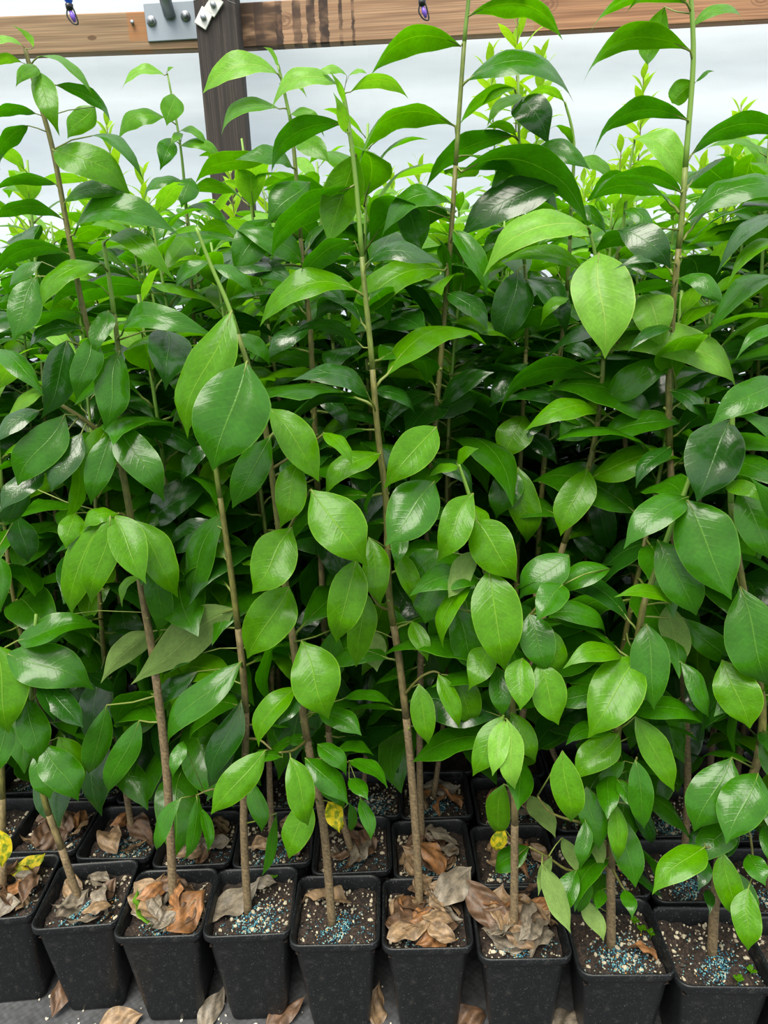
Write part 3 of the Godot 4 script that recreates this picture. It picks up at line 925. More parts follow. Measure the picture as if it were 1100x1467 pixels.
	hero("slender tall potted sapling with bare lower stem, sixth front pot full of leaves", g, 1, 6, -1, {
		"base": [602, 1312], "stem": [[596, 1200], [585, 1060], [571, 940], [557, 850], [553, 720], [541, 620], [531, 500], [521, 400], [510, 265], [498, 170], [492, 135]], "size": [0.0082, 0.0024], "woody": 0.55, "green": 0.8,
		"twigs": [[[560, 880], [540, 865, 0.02], [520, 825, 0.03], [510, 803, 0.04]], [[584, 1000], [600, 972, 0.03], [620, 962, 0.04], [632, 966, 0.045]], [[548, 690], [600, 650, 0.02], [624, 612, 0.04]], [[550, 740], [600, 715, 0.03], [622, 692, 0.05]]],
		"leaves": [
		[490, 178, 383, 236, 128, 0.20, 0.36, 1], [510, 220, 468, 351, 168, 0.05, 0.50, 2, 0.0, 0.0], [503, 268, 378, 362, 128, 0.10, 0.40, 1], [508, 346, 420, 402, 128, 0.12, 0.42, 1], [523, 380, 633, 372, 48, 0.20, 0.38, 0],
		[495, 190, 486, 140, 30, 0.03, 0.45, 3], [491, 150, 482, 108, 40, 0.05, 0.3, 3], [483, 121, 386, 146, 50, 0.25, 0.40, 3], [502, 132, 586, 132, 124, 0.22, 0.36, 3], [497, 109, 453, 104, 60, 0.2, 0.4, 3], [500, 108, 525, 103, 60, 0.15, 0.4, 3],
		[509, 416, 367, 456, 50, 0.22, 0.36, 2], [530, 573, 424, 536, 45, 0.24, 0.46, 0], [520, 498, 414, 466, 125, 0.18, 0.36, 0], [545, 650, 462, 698, 42, 0.14, 0.46, 2],
		[625, 612, 553, 692, 8, 0.06, 0.56, 2, 0.06, 0.03], [622, 690, 553, 780, 0, 0.06, 0.70, 1, 0.06, 0.03], [528, 770, 547, 866, 8, 0.05, 0.44, 2, 0.05], [510, 803, 481, 923, 0, 0.06, 0.48, 2, 0.05, 0.03], [516, 840, 513, 958, 22, 0.06, 0.40, 2, 0.03, 0.0],
		[580, 760, 565, 806, 15, 0.06, 0.6, 1], [567, 790, 597, 861, 20, 0.08, 0.45, 2], [600, 980, 614, 1069, 0, 0.05, 0.44, 2, 0.04, 0.03], [628, 966, 661, 1044, 14, 0.06, 0.36, 2], [652, 968, 680, 1041, 8, 0.06, 0.62, 2, 0.02, 0.0],
		[525, 900, 541, 959, 165, 0.05, 0.75, 5, 0.0, -0.02], [590, 890, 613, 943, 10, 0.05, 0.5, 2], [545, 690, 520, 740, 70, 0.1, 0.3, 1], [540, 640, 585, 690, 30, 0.1, 0.5, 0, 0.0, -0.03], [532, 560, 600, 590, 45, 0.2, 0.45, 0, 0.0, -0.03],
		[560, 870, 590, 935, 10, 0.1, 0.4, 1, 0.0, -0.02]]})
	hero("short bushy potted sapling with a big round-shouldered leaf, seventh front pot", g, 1, 7, -1, {
		"base": [736, 1345], "stem": [[737, 1230], [737, 1130], [733, 1000], [712, 880], [690, 800], [680, 740], [669, 700], [656, 663]], "size": [0.0080, 0.0022], "bushy": [0.56, 0.95, 0.035, 0.10], "woody": 0.55, "green": 0.75,
		"twigs": [[[733, 1000], [750, 955, 0.03], [775, 930, 0.05]], [[733, 1060], [722, 1035, 0.03], [716, 1020, 0.05]], [[722, 930], [760, 880, 0.02], [800, 840, 0.03]]],
		"leaves": [
		[678, 707, 627, 798, 8, 0.07, 0.50, 2, 0.05], [682, 745, 740, 833, 0, 0.06, 0.66, 2, 0.05], [700, 818, 724, 964, 0, 0.05, 0.53, 2, 0.07, 0.04], [657, 668, 613, 683, 50, 0.15, 0.6, 2], [655, 662, 679, 642, 40, 0.1, 0.7, 2],
		[628, 788, 580, 836, 20, 0.06, 0.65, 1, 0.0, -0.03], [628, 828, 607, 894, 18, 0.06, 0.80, 1, 0.02, -0.02], [684, 790, 636, 857, 160, 0.06, 0.5, 5], [678, 836, 625, 921, 45, 0.18, 0.40, 2], [655, 872, 680, 963, 5, 0.05, 0.58, 1, 0.02, 0.0], [706, 928, 671, 982, 12, 0.06, 0.72, 2],
		[722, 1025, 675, 1111, 10, 0.06, 0.42, 2], [723, 1033, 704, 1111, -10, 0.04, 0.42, 3, 0.05, 0.05], [726, 1030, 738, 1134, 0, 0.04, 0.38, 3, 0.05, 0.05], [732, 1020, 770, 1092, 8, 0.06, 0.5, 2], [748, 943, 745, 1017, 0, 0.05, 0.62, 2, 0.05, 0.04], [771, 947, 801, 1039, 5, 0.05, 0.60, 2, 0.05, 0.03],
		[712, 955, 722, 1026, 10, 0.05, 0.5, 1], [758, 880, 784, 963, 5, 0.05, 0.64, 1], [780, 898, 807, 967, 25, 0.05, 0.55, 2, 0.02, 0.0], [815, 795, 742, 854, 18, 0.06, 0.62, 1, 0.02, -0.02], [806, 838, 768, 886, 15, 0.06, 0.8, 1], [784, 880, 877, 896, 42, 0.14, 0.46, 1, 0.0, 0.0], [874, 815, 794, 846, 38, 0.12, 0.55, 1, 0.0, -0.04],
		[722, 1123, 706, 1202, 5, 0.06, 0.5, 2, 0.0, -0.01], [722, 1186, 707, 1224, 10, 0.08, 0.6, 4, 0.0, -0.01], [758, 1213, 704, 1249, 25, 0.1, 0.6, 1, 0.0, -0.02], [760, 1140, 795, 1195, 160, 0.05, 0.6, 5, 0.0, -0.04], [690, 880, 660, 930, 20, 0.06, 0.5, 1, 0, -0.05], [640, 870, 622, 925, 10, 0.06, 0.6, 1, 0, -0.06]]})
	hero("leafy potted sapling with low drooping twigs over blue granules, eighth front pot", g, 1, 8, -2, {
		"base": [876, 1358], "stem": [[875, 1240], [878, 1130], [888, 1020], [910, 935], [922, 867], [940, 816], [965, 745], [986, 690], [1000, 640]], "size": [0.0086, 0.0026], "bushy": [0.37, 0.72, 0.021, 0.10], "woody": 0.42, "green": 0.75,
		"twigs": [[[876, 1262], [820, 1248, 0.03], [785, 1228, 0.05], [758, 1213, 0.06]], [[878, 1180], [840, 1180, 0.03], [790, 1165, 0.05], [770, 1140, 0.06]], [[877, 1150], [905, 1110, 0.03], [912, 1085, 0.05]], [[876, 1255], [890, 1268, 0.03], [898, 1278, 0.04]]],
		"leaves": [
		[985, 717, 1048, 860, 0, 0.05, 0.60, 1, 0.07, 0.04], [942, 774, 1001, 883, 10, 0.06, 0.52, 1, 0.05], [986, 712, 893, 779, 30, 0.12, 0.5, 1], [1046, 602, 999, 716, 0, 0.05, 0.72, 0, 0.05], [978, 885, 1047, 957, 20, 0.08, 0.46, 1, 0.0, -0.02], [962, 863, 889, 848, 42, 0.12, 0.45, 2],
		[926, 894, 938, 1019, 10, 0.06, 0.48, 1, 0.05], [912, 941, 844, 1054, 0, 0.05, 0.60, 2, 0.07, 0.03], [890, 940, 814, 945, 42, 0.14, 0.50, 2], [958, 864, 973, 956, 168, 0.05, 0.46, 5, 0.0, 0.0], [975, 948, 1020, 1029, 15, 0.08, 0.36, 1], [910, 1027, 968, 1136, 15, 0.06, 0.42, 2, 0.05],
		[886, 1051, 824, 1116, 5, 0.05, 0.55, 2], [806, 1076, 819, 1184, 0, 0.05, 0.48, 2, 0.04, 0.04], [840, 1127, 859, 1221, 5, 0.05, 0.46, 1], [880, 1150, 889, 1236, 15, 0.06, 0.40, 2, 0.05, 0.04], [884, 1117, 918, 1166, 25, 0.08, 0.5, 1], [910, 1089, 924, 1191, 12, 0.06, 0.40, 1, 0.03, 0.02], [838, 1174, 833, 1241, 12, 0.05, 0.40, 1],
		[826, 1246, 799, 1312, 8, 0.06, 0.50, 1], [776, 1238, 818, 1336, 165, 0.04, 0.40, 5], [835, 1288, 867, 1346, 165, 0.05, 0.5, 5], [863, 1274, 855, 1304, 10, 0.05, 0.6, 1], [895, 1274, 906, 1310, 15, 0.06, 0.7, 1], [845, 1180, 862, 1245, 165, 0.05, 0.45, 5, 0.0, 0.0], [805, 1200, 830, 1250, 160, 0.05, 0.5, 5, 0.0, -0.02],
		[840, 1255, 828, 1312, 10, 0.05, 0.45, 1, 0.0, 0.02], [790, 1228, 770, 1275, 160, 0.05, 0.4, 5, 0.0, 0.02], [895, 1210, 905, 1250, 20, 0.05, 0.5, 2, 0.0, 0.01], [930, 1010, 960, 1090, 10, 0.05, 0.4, 0, 0.0, -0.03], [895, 1090, 855, 1130, 15, 0.06, 0.4, 1, 0.0, -0.02],
		[905, 1150, 945, 1215, 20, 0.05, 0.42, 0, 0.0, -0.03], [900, 1000, 870, 1060, 20, 0.05, 0.4, 1, 0.0, -0.04], [900, 960, 950, 1020, 165, 0.05, 0.5, 5, 0.0, -0.03], [1000, 650, 1060, 690, 40, 0.1, 0.5, 0, 0.0, -0.04], [860, 1200, 838, 1268, 15, 0.05, 0.42, 0, 0.0, 0.01]]})
	hero("potted sapling with a curved foot and glossy hanging leaves, ninth front pot", g, 1, 9, -3, {
		"base": [1020, 1372], "stem": [[1030, 1230], [1062, 1150], [1086, 1085], [1092, 1010], [1078, 920], [1056, 790], [1047, 720], [1048, 650], [1050, 560]], "size": [0.0086, 0.003], "bushy": [0.42, 0.75, 0.032, 0.10], "woody": 0.6,
		"twigs": [[[1040, 1205], [1045, 1212, 0.03], [1010, 1214, 0.05]], [[1058, 1160], [1075, 1200, 0.03], [1080, 1250, 0.05]]],
		"leaves": [
		[1060, 841, 1102, 988, 0, 0.05, 0.55, 1, 0.06], [1034, 946, 1075, 1044, 8, 0.08, 0.66, 2, 0.06], [1040, 694, 1092, 714, 30, 0.1, 0.55, 2], [1058, 700, 1108, 804, 15, 0.06, 0.52, 1], [1048, 1085, 994, 1191, 0, 0.05, 0.60, 1, 0.05], [1086, 1108, 1040, 1209, 0, 0.05, 0.62, 1, 0.06, 0.05],
		[1009, 1214, 934, 1278, 20, 0.14, 0.50, 2, 0.05, 0.05], [1034, 1219, 1056, 1321, 0, 0.06, 0.45, 2, 0.05, 0.05], [1072, 1272, 1070, 1363, -5, 0.06, 0.52, 2, 0.05, 0.05], [1072, 1224, 1096, 1266, 10, 0.06, 0.85, 1], [1040, 1194, 984, 1196, 45, 0.12, 0.6, 0, 0.0, 0.0], [1010, 1229, 1003, 1271, 15, 0.06, 0.6, 0], [1015, 1274, 1018, 1304, 15, 0.06, 0.6, 0],
		[1095, 1050, 1120, 1130, 10, 0.05, 0.5, 1], [1085, 950, 1050, 1000, 20, 0.05, 0.5, 1, 0, -0.04], [1010, 1195, 985, 1225, 20, 0.05, 0.6, 0, 0, -0.03], [1095, 1180, 1110, 1240, 15, 0.05, 0.5, 1], [1060, 1190, 1030, 1230, 20, 0.05, 0.5, 0, 0, 0]]})
	hero("potted sapling cut off by the right edge of the photo, front row", g, 1, 10, -3, {
		"stem": [[1170, 1250], [1155, 900], [1140, 600], [1128, 300]], "woody": 0.6, "leaves": [
		[1118, 310, 1029, 368, 45, 0.12, 0.46, 0], [1118, 350, 1046, 391, 45, 0.16, 0.42, 2], [1120, 402, 1012, 468, 48, 0.2, 0.46, 1], [1122, 545, 1022, 603, 18, 0.1, 0.52, 1], [1125, 470, 1060, 500, 40, 0.12, 0.45, 1], [1128, 640, 1070, 590, 30, 0.1, 0.5, 1], [1130, 760, 1085, 690, 20, 0.1, 0.5, 1], [1140, 880, 1080, 830, 30, 0.1, 0.5, 0, 0, -0.06], [1145, 1020, 1090, 1080, 10, 0.1, 0.5, 1, 0, -0.06]]})

func build_second_row():
	var g := "second row of potted saplings"
	hero("tall sapling rising left of centre behind the fifth front pot", g, 2, 5, 1, {
		"stem": [[475, 1100], [462, 850], [450, 595], [444, 470], [434, 382], [420, 204], [410, 145], [398, 92]], "size": [0.0072, 0.002], "woody": 0.5, "leaves": [
		[398, 106, 289, 129, 52, 0.22, 0.40, 3], [399, 93, 382, 68, 40, 0.05, 0.4, 3], [400, 156, 313, 181, 56, 0.2, 0.40, 2], [419, 240, 338, 226, 45, 0.2, 0.5, 1], [444, 261, 385, 314, 12, 0.08, 0.75, 1], [432, 376, 345, 322, 30, 0.12, 0.5, 1], [428, 200, 471, 231, 25, 0.1, 0.7, 2], [400, 120, 440, 132, 60, 0.2, 0.4, 3],
		[386, 314, 334, 386, 12, 0.06, 0.62, 1], [402, 380, 310, 398, 45, 0.15, 0.5, 0], [350, 384, 422, 404, 40, 0.1, 0.6, 0], [392, 228, 277, 251, 125, 0.08, 0.34, 2], [445, 470, 380, 510, 45, 0.15, 0.5, 0], [448, 560, 500, 610, 40, 0.12, 0.5, 0], [450, 640, 420, 700, 20, 0.1, 0.5, 0], [455, 760, 500, 840, 20, 0.1, 0.5, 0], [462, 860, 430, 920, 20, 0.1, 0.5, 0], [436, 400, 500, 440, 45, 0.15, 0.5, 0], [425, 290, 480, 320, 45, 0.2, 0.5, 1], [470, 960, 500, 1030, 20, 0.1, 0.45, 0],
		[415, 165, 465, 185, 50, 0.2, 0.45, 2], [440, 430, 370, 440, 50, 0.2, 0.45, 0], [450, 600, 390, 640, 40, 0.15, 0.5, 0]]})
	hero("tallest sapling, its stem leaving the top of the photo right of centre", g, 2, 6, 1, {
		"base": [605, 1210], "stem": [[601, 1100], [603, 930], [612, 780], [617, 680], [624, 600], [635, 470], [645, 350], [655, 200], [665, 60], [671, 0], [674, -70]], "size": [0.0076, 0.0026], "woody": 0.6, "green": 0.88, "leaves": [
		[660, 66, 530, 101, 126, 0.24, 0.42, 2], [673, 22, 808, 49, 126, 0.22, 0.42, 2], [670, 115, 826, 132, 55, 0.24, 0.40, 1], [652, 181, 502, 217, 124, 0.26, 0.42, 2], [660, 246, 851, 292, 126, 0.2, 0.34, 1], [648, 292, 545, 336, 50, 0.34, 0.46, 1], [575, 290, 607, 358, 160, 0.08, 0.75, 1, 0.0, 0.0],
		[636, 388, 487, 474, 48, 0.2, 0.36, 2], [632, 480, 565, 396, 125, 0.14, 0.36, 0], [622, 553, 493, 516, 122, 0.22, 0.40, 2], [620, 550, 537, 536, 115, 0.1, 0.30, 2], [621, 565, 546, 608, 45, 0.16, 0.42, 0], [632, 578, 706, 532, 42, 0.14, 0.46, 0],
		[650, 330, 700, 420, 30, 0.1, 0.4, 1], [645, 430, 632, 330, 120, 0.05, 0.3, 1], [674, -30, 760, -20, 60, 0.2, 0.4, 2], [671, -20, 590, -10, 60, 0.2, 0.4, 2], [640, 420, 700, 470, 40, 0.15, 0.5, 0], [628, 600, 690, 560, 140, 0.1, 0.5, 0], [618, 660, 680, 700, 40, 0.15, 0.45, 0], [612, 760, 660, 820, 20, 0.1, 0.5, 0], [608, 850, 570, 900, 20, 0.1, 0.5, 0]]})
	hero("sapling with pale lime top leaves facing the camera, right of centre", g, 2, 7, 0, {
		"stem": [[745, 1050], [775, 900], [808, 778], [838, 690], [856, 605], [864, 515], [861, 440], [853, 368], [845, 334]], "size": [0.0072, 0.0024], "woody": 0.55, "green": 0.78, "leaves": [
		[858, 363, 866, 509, 0, 0.08, 0.64, 3, 0.07, 0.05], [842, 326, 691, 379, 45, 0.2, 0.44, 3, 0.02], [833, 386, 718, 368, 45, 0.14, 0.36, 2, 0.0, 0.0], [872, 503, 1069, 534, 40, 0.2, 0.36, 3, 0.04], [915, 424, 953, 494, 20, 0.28, 0.85, 3, 0.05, 0.03], [858, 541, 707, 568, 124, 0.2, 0.36, 1], [868, 571, 966, 516, 20, 0.1, 0.5, 1], [885, 586, 1031, 531, 32, 0.12, 0.44, 0, 0.0, -0.02],
		[856, 592, 754, 609, 42, 0.2, 0.46, 2], [855, 600, 800, 630, 20, 0.1, 0.75, 1, 0.0, -0.02], [857, 633, 981, 599, 38, 0.14, 0.40, 1], [846, 685, 974, 652, 30, 0.2, 0.46, 2], [841, 671, 803, 766, 5, 0.06, 0.52, 2, 0.05], [836, 700, 880, 790, 20, 0.1, 0.4, 0, 0.0, -0.05], [815, 760, 870, 810, 30, 0.1, 0.45, 0, 0.0, -0.05], [790, 850, 850, 830, 30, 0.1, 0.45, 0, 0, -0.04], [775, 900, 800, 980, 20, 0.1, 0.45, 0, 0, -0.04], [830, 710, 780, 760, 20, 0.1, 0.45, 0, 0, -0.05]]})
	hero("tall sapling near the right side with long arching leaves, stem leaving the top", g, 2, 9, -2, {
		"stem": [[985, 1100], [968, 800], [958, 600], [964, 440], [975, 330], [984, 210], [993, 90], [990, 0], [985, -60]], "size": [0.0074, 0.0026], "woody": 0.5, "green": 0.7, "leaves": [
		[984, 5, 841, 37, 124, 0.2, 0.40, 2], [989, 73, 831, 102, 124, 0.22, 0.40, 2], [952, 10, 922, 99, 165, 0.05, 0.5, 2, 0.0, -0.06], [996, 118, 958, 148, 160, 0.1, 0.85, 2, 0.0, 0.0], [996, 118, 1021, 98, 60, 0.05, 0.4, 1], [986, 173, 842, 210, 124, 0.24, 0.36, 1], [990, 222, 1140, 190, 122, 0.22, 0.36, 1], [976, 276, 844, 262, 122, 0.14, 0.36, 1],
		[982, 318, 1136, 258, 52, 0.16, 0.40, 1], [885, 330, 964, 373, 30, 0.12, 0.6, 0], [962, 376, 891, 372, 45, 0.12, 0.4, 0], [985, -20, 900, 5, 60, 0.2, 0.4, 2], [990, 40, 1070, 20, 60, 0.2, 0.35, 2, 0, -0.02], [970, 400, 1040, 430, 45, 0.2, 0.45, 1], [962, 470, 900, 500, 45, 0.15, 0.45, 0], [960, 560, 1020, 600, 40, 0.12, 0.5, 0], [960, 640, 910, 690, 30, 0.12, 0.5, 0], [965, 760, 1010, 820, 30, 0.12, 0.5, 0], [970, 860, 940, 930, 20, 0.12, 0.5, 0], [980, 980, 1020, 1050, 20, 0.12, 0.5, 0], [968, 410, 880, 440, 124, 0.15, 0.4, 1]]})
	var g3 := "third row of potted saplings"
	hero("sapling with one dark leaf curled over its tip, left of the lime leaves", g3, 3, 7, 0, {
		"stem": [[735, 1000], [745, 670], [755, 450], [746, 312], [742, 105]], "size": [0.0066, 0.002], "woody": 0.45, "green": 0.75, "leaves": [
		[747, 140, 786, 203, 14, 0.26, 0.80, 0, 0.03], [736, 126, 651, 181, 124, 0.12, 0.4, 2], [738, 128, 690, 146, 55, 0.1, 0.4, 2], [740, 196, 690, 182, 120, 0.2, 0.5, 2], [746, 136, 699, 171, 40, 0.1, 0.5, 2], [735, 195, 606, 264, 124, 0.14, 0.36, 1], [742, 110, 720, 98, 70, 0.1, 0.35, 1], [742, 670, 756, 782, 5, 0.06, 0.44, 2, 0.03, 0.1], [752, 595, 722, 656, 18, 0.08, 0.85, 2, 0.03, 0.06], [735, 672, 709, 741, 8, 0.06, 0.66, 1, 0.03, 0.1],
		[741, 388, 718, 493, 15, 0.08, 0.62, 0, 0.04], [760, 500, 703, 526, 130, 0.1, 0.5, 1], [752, 400, 820, 470, 40, 0.15, 0.5, 0], [748, 330, 690, 360, 45, 0.15, 0.5, 1], [745, 270, 800, 300, 45, 0.2, 0.5, 1], [745, 240, 700, 275, 45, 0.2, 0.5, 1], [756, 520, 700, 580, 30, 0.1, 0.5, 0], [750, 620, 800, 660, 30, 0.1, 0.5, 0], [742, 760, 700, 820, 30, 0.1, 0.5, 0]]})
	hero("sapling with a hooked lime tip leaf, just left of the pale lime leaves", g3, 3, 8, 0, {
		"stem": [[770, 1000], [778, 678], [802, 511], [814, 390], [818, 300], [822, 204], [809, 146]], "size": [0.0066, 0.002], "woody": 0.4, "green": 0.7, "leaves": [
		[809, 147, 745, 141, 124, 0.24, 0.36, 3], [806, 258, 657, 336, 40, 0.10, 0.42, 0, 0.0, 0.04], [820, 206, 788, 178, 120, 0.2, 0.5, 2], [765, 216, 846, 236, 45, 0.14, 0.5, 1], [815, 428, 773, 456, 45, 0.2, 0.55, 2, 0.02, 0.04], [830, 463, 717, 476, 124, 0.12, 0.36, 1], [818, 300, 870, 330, 45, 0.2, 0.5, 1], [818, 330, 770, 350, 45, 0.2, 0.5, 1], [812, 400, 870, 400, 45, 0.2, 0.5, 0], [805, 500, 860, 520, 40, 0.2, 0.5, 0], [790, 590, 740, 630, 30, 0.1, 0.5, 0], [822, 230, 880, 260, 50, 0.2, 0.45, 2], [780, 680, 820, 740, 30, 0.1, 0.5, 0]]})
	hero("thin sapling with nodding lime tip leaves, left of the tall right-hand stem", g3, 4, 9, 0, {
		"stem": [[900, 700], [882, 420], [892, 330], [902, 240], [910, 198]], "size": [0.0060, 0.0018], "woody": 0.4, "green": 0.6, "leaves": [
		[908, 200, 985, 262, 42, 0.24, 0.5, 3], [904, 236, 965, 255, 124, 0.2, 0.4, 3], [900, 260, 850, 285, 50, 0.2, 0.45, 2], [894, 300, 940, 340, 40, 0.2, 0.5, 1], [892, 335, 840, 352, 50, 0.2, 0.45, 1], [890, 380, 950, 400, 45, 0.2, 0.5, 0], [884, 420, 830, 450, 45, 0.2, 0.5, 0]]})
	hero("light green sapling standing clear against the white film, left of the post", g3, 4, 3, 0, {
		"stem": [[300, 900], [280, 500], [267, 303], [258, 207], [240, 106]], "size": [0.0060, 0.0018], "woody": 0.4, "green": 0.65, "leaves": [
		[236, 108, 172, 126, 50, 0.24, 0.36, 3], [240, 102, 247, 96, 40, 0.05, 0.6, 3], [249, 135, 240, 178, 10, 0.06, 0.85, 2], [236, 168, 167, 196, 55, 0.22, 0.46, 2], [244, 198, 234, 236, 10, 0.06, 0.8, 1], [262, 192, 244, 204, 40, 0.1, 0.6, 2], [274, 255, 260, 293, 10, 0.06, 0.9, 1], [258, 210, 320, 225, 50, 0.2, 0.4, 2], [262, 260, 200, 280, 50, 0.2, 0.42, 1], [266, 300, 330, 320, 50, 0.2, 0.45, 1], [268, 320, 210, 350, 45, 0.2, 0.45, 1], [272, 380, 330, 420, 45, 0.2, 0.45, 0], [255, 190, 300, 205, 55, 0.2, 0.45, 2]]})

const ORDINAL := ["first", "second", "third", "fourth", "fifth", "sixth", "seventh", "eighth", "ninth", "tenth", "eleventh", "twelfth", "thirteenth"]
const TAKEN := [[2, 5], [2, 6], [2, 7], [2, 9], [3, 7], [3, 8], [4, 3], [4, 9]]

func build_rear_rows():
	var r := RandomNumberGenerator.new()
	r.seed = 2024
	for row in range(2, 10):
		for slot in range(-6, 18):
			if [row, slot] in TAKEN: continue
			var p := pot_place(row, slot)
			if absf(p.x) > 0.60 * -p.z + 0.40: continue
			var tall := r.randf_range(1.24, 1.58)
			var from := 0.42
			if row == 2: from = 0.44
			if row >= 3 and row <= 5: tall += 0.06
			if row >= 4: from = 0.5
			if row >= 6: from = 0.60
			if row >= 8: from = 0.42
			if row >= 6: tall += 0.08
			var column := "in the column behind the %s front pot" % ORDINAL[slot - 1] if slot >= 1 and slot <= 10 else ("%s column%s left of the first front pot" % [["one", "two", "three", "four", "five", "six", "seven", "eight"][-slot], "" if slot == 0 else "s"] if slot < 1 else "%s column%s right of the tenth front pot" % [["one", "two", "three", "four", "five", "six", "seven", "eight"][slot - 11], "" if slot == 11 else "s"])
			var label := "leafy sapling of the %s row, %s" % [ORDINAL[row - 1], column]
			var group := "saplings in the crowded rear rows"
			if row == 2:
				tall = r.randf_range(1.12, 1.42)
				group = "second row of potted saplings"
				pass
			elif row == 3:
				group = "third row of potted saplings"
			sapling(label, group, row, slot, tall, from, 0.025 if row < 7 else (0.020 if row < 8 else 0.017), r, row <= 3)

# small-leaved lime shrubs in front of the film
func build_shrubs():
	var r := RandomNumberGenerator.new()
	r.seed = 99
	var spots := [[742, 2, 2.35, "lime small-leaved shrub reaching up to the rail, behind the tallest sapling"], [922, 108, 2.5, "lime small-leaved shrub with a pointed top against the white film"], [1062, 150, 2.5, "lime small-leaved shrub by the photo's right edge"], [1005, 225, 2.4, "low lime shrub just right of the tall right-hand stem"], [890, 205, 2.4, "low lime shrub left of the tall right-hand stem"],
		[330, 246, 2.5, "low yellow-green shrub at the foot of the dark post"], [385, 250, 2.5, "low yellow-green shrub just right of the dark post"], [440, 262, 2.45, "low yellow-green shrub left of the centre, below the film"], [600, 235, 2.5, "lime shrub tip behind the tallest sapling's stem"], [152, 175, 2.6, "lime shrub tip on the left, before the film"], [30, 240, 2.5, "lime shrub at the far left before the film"], [560, 250, 2.5, "lime shrub in the middle, low against the film"], [1120, 200, 2.4, "lime shrub cut off by the photo's right edge"]]
	for s in spots:
		var top := at_d(s[0], s[1], s[2])
		var o := thing("lime_shrub", s[3], "shrub", Vector3(top.x, 0, top.z), "lime shrubs before the film")
		part("pot", pot_parts.pot, mats.pot, o)
		part("soil", pot_parts.soil[0], mats.soil, o)
		for k in 4:
			var lean := Vector3(r.randf_range(-0.14, 0.14), 0, r.randf_range(-0.10, 0.10)) if k > 0 else Vector3.ZERO
			var tall := top.y - (0.0 if k == 0 else r.randf_range(0.08, 0.28))
			var pts := [Vector3(0, SOIL - 0.01, 0), Vector3(0, tall * 0.6, 0) + lean * 0.4, Vector3(0, tall, 0) + lean]
			var path := smooth_path(pts, 5)
			var radii := []
			for i in path.size(): radii.append(lerpf(0.005, 0.0016, i / float(path.size() - 1)))
			part("stem", tube(path, radii, 6), mats.olive if k == 0 else mats.shoot, o)
			var h := tall - 0.46
			var turn := r.randf() * TAU
			while h < tall:
				var t := clampf((h - pts[1].y) / (tall - pts[1].y), 0, 1)
				var p: Vector3 = pts[1].lerp(pts[2], t)
				turn += 2.4
				var age := tall - h
				var size := clampf(0.045 + age * 0.4, 0.04, 0.095) * r.randf_range(0.85, 1.2)
				var lift := deg_to_rad(lerpf(65, 15, clampf(age / 0.3, 0, 1)) + r.randf_range(-12, 12))
				var axis := Vector3(cos(turn) * cos(lift), sin(lift), sin(turn) * cos(lift))
				var n := (Vector3.UP - axis * axis.y).normalized()
				part("leaf", lance_variants[r.randi() % 4], leaf_mats[6], o, Transform3D(Basis(axis, n, axis.cross(n)) * Basis.from_scale(Vector3.ONE * size), p))
				h += 0.016

# -------------------------------------------------------------------- fallen leaves, weeds, crumbs on the floor
const TONE_WORDS := ["tan", "dark brown", "grey-brown", "orange-brown"]

func dry_leaf(p: Vector3, head: float, tilt: float, roll: float, size: float, tone: int, k: int, label: String, group: String):
	var basis := Basis(Vector3.UP, head) * Basis(Vector3.BACK, tilt) * Basis(Vector3.RIGHT, roll)
	var o := part("dry_leaf", dry_variants[k % 14], mats.dry[tone], self, Transform3D(basis * Basis.from_scale(Vector3.ONE * size), p - basis.x * size * 0.5))
	tag(o, label, "dry leaf", group)

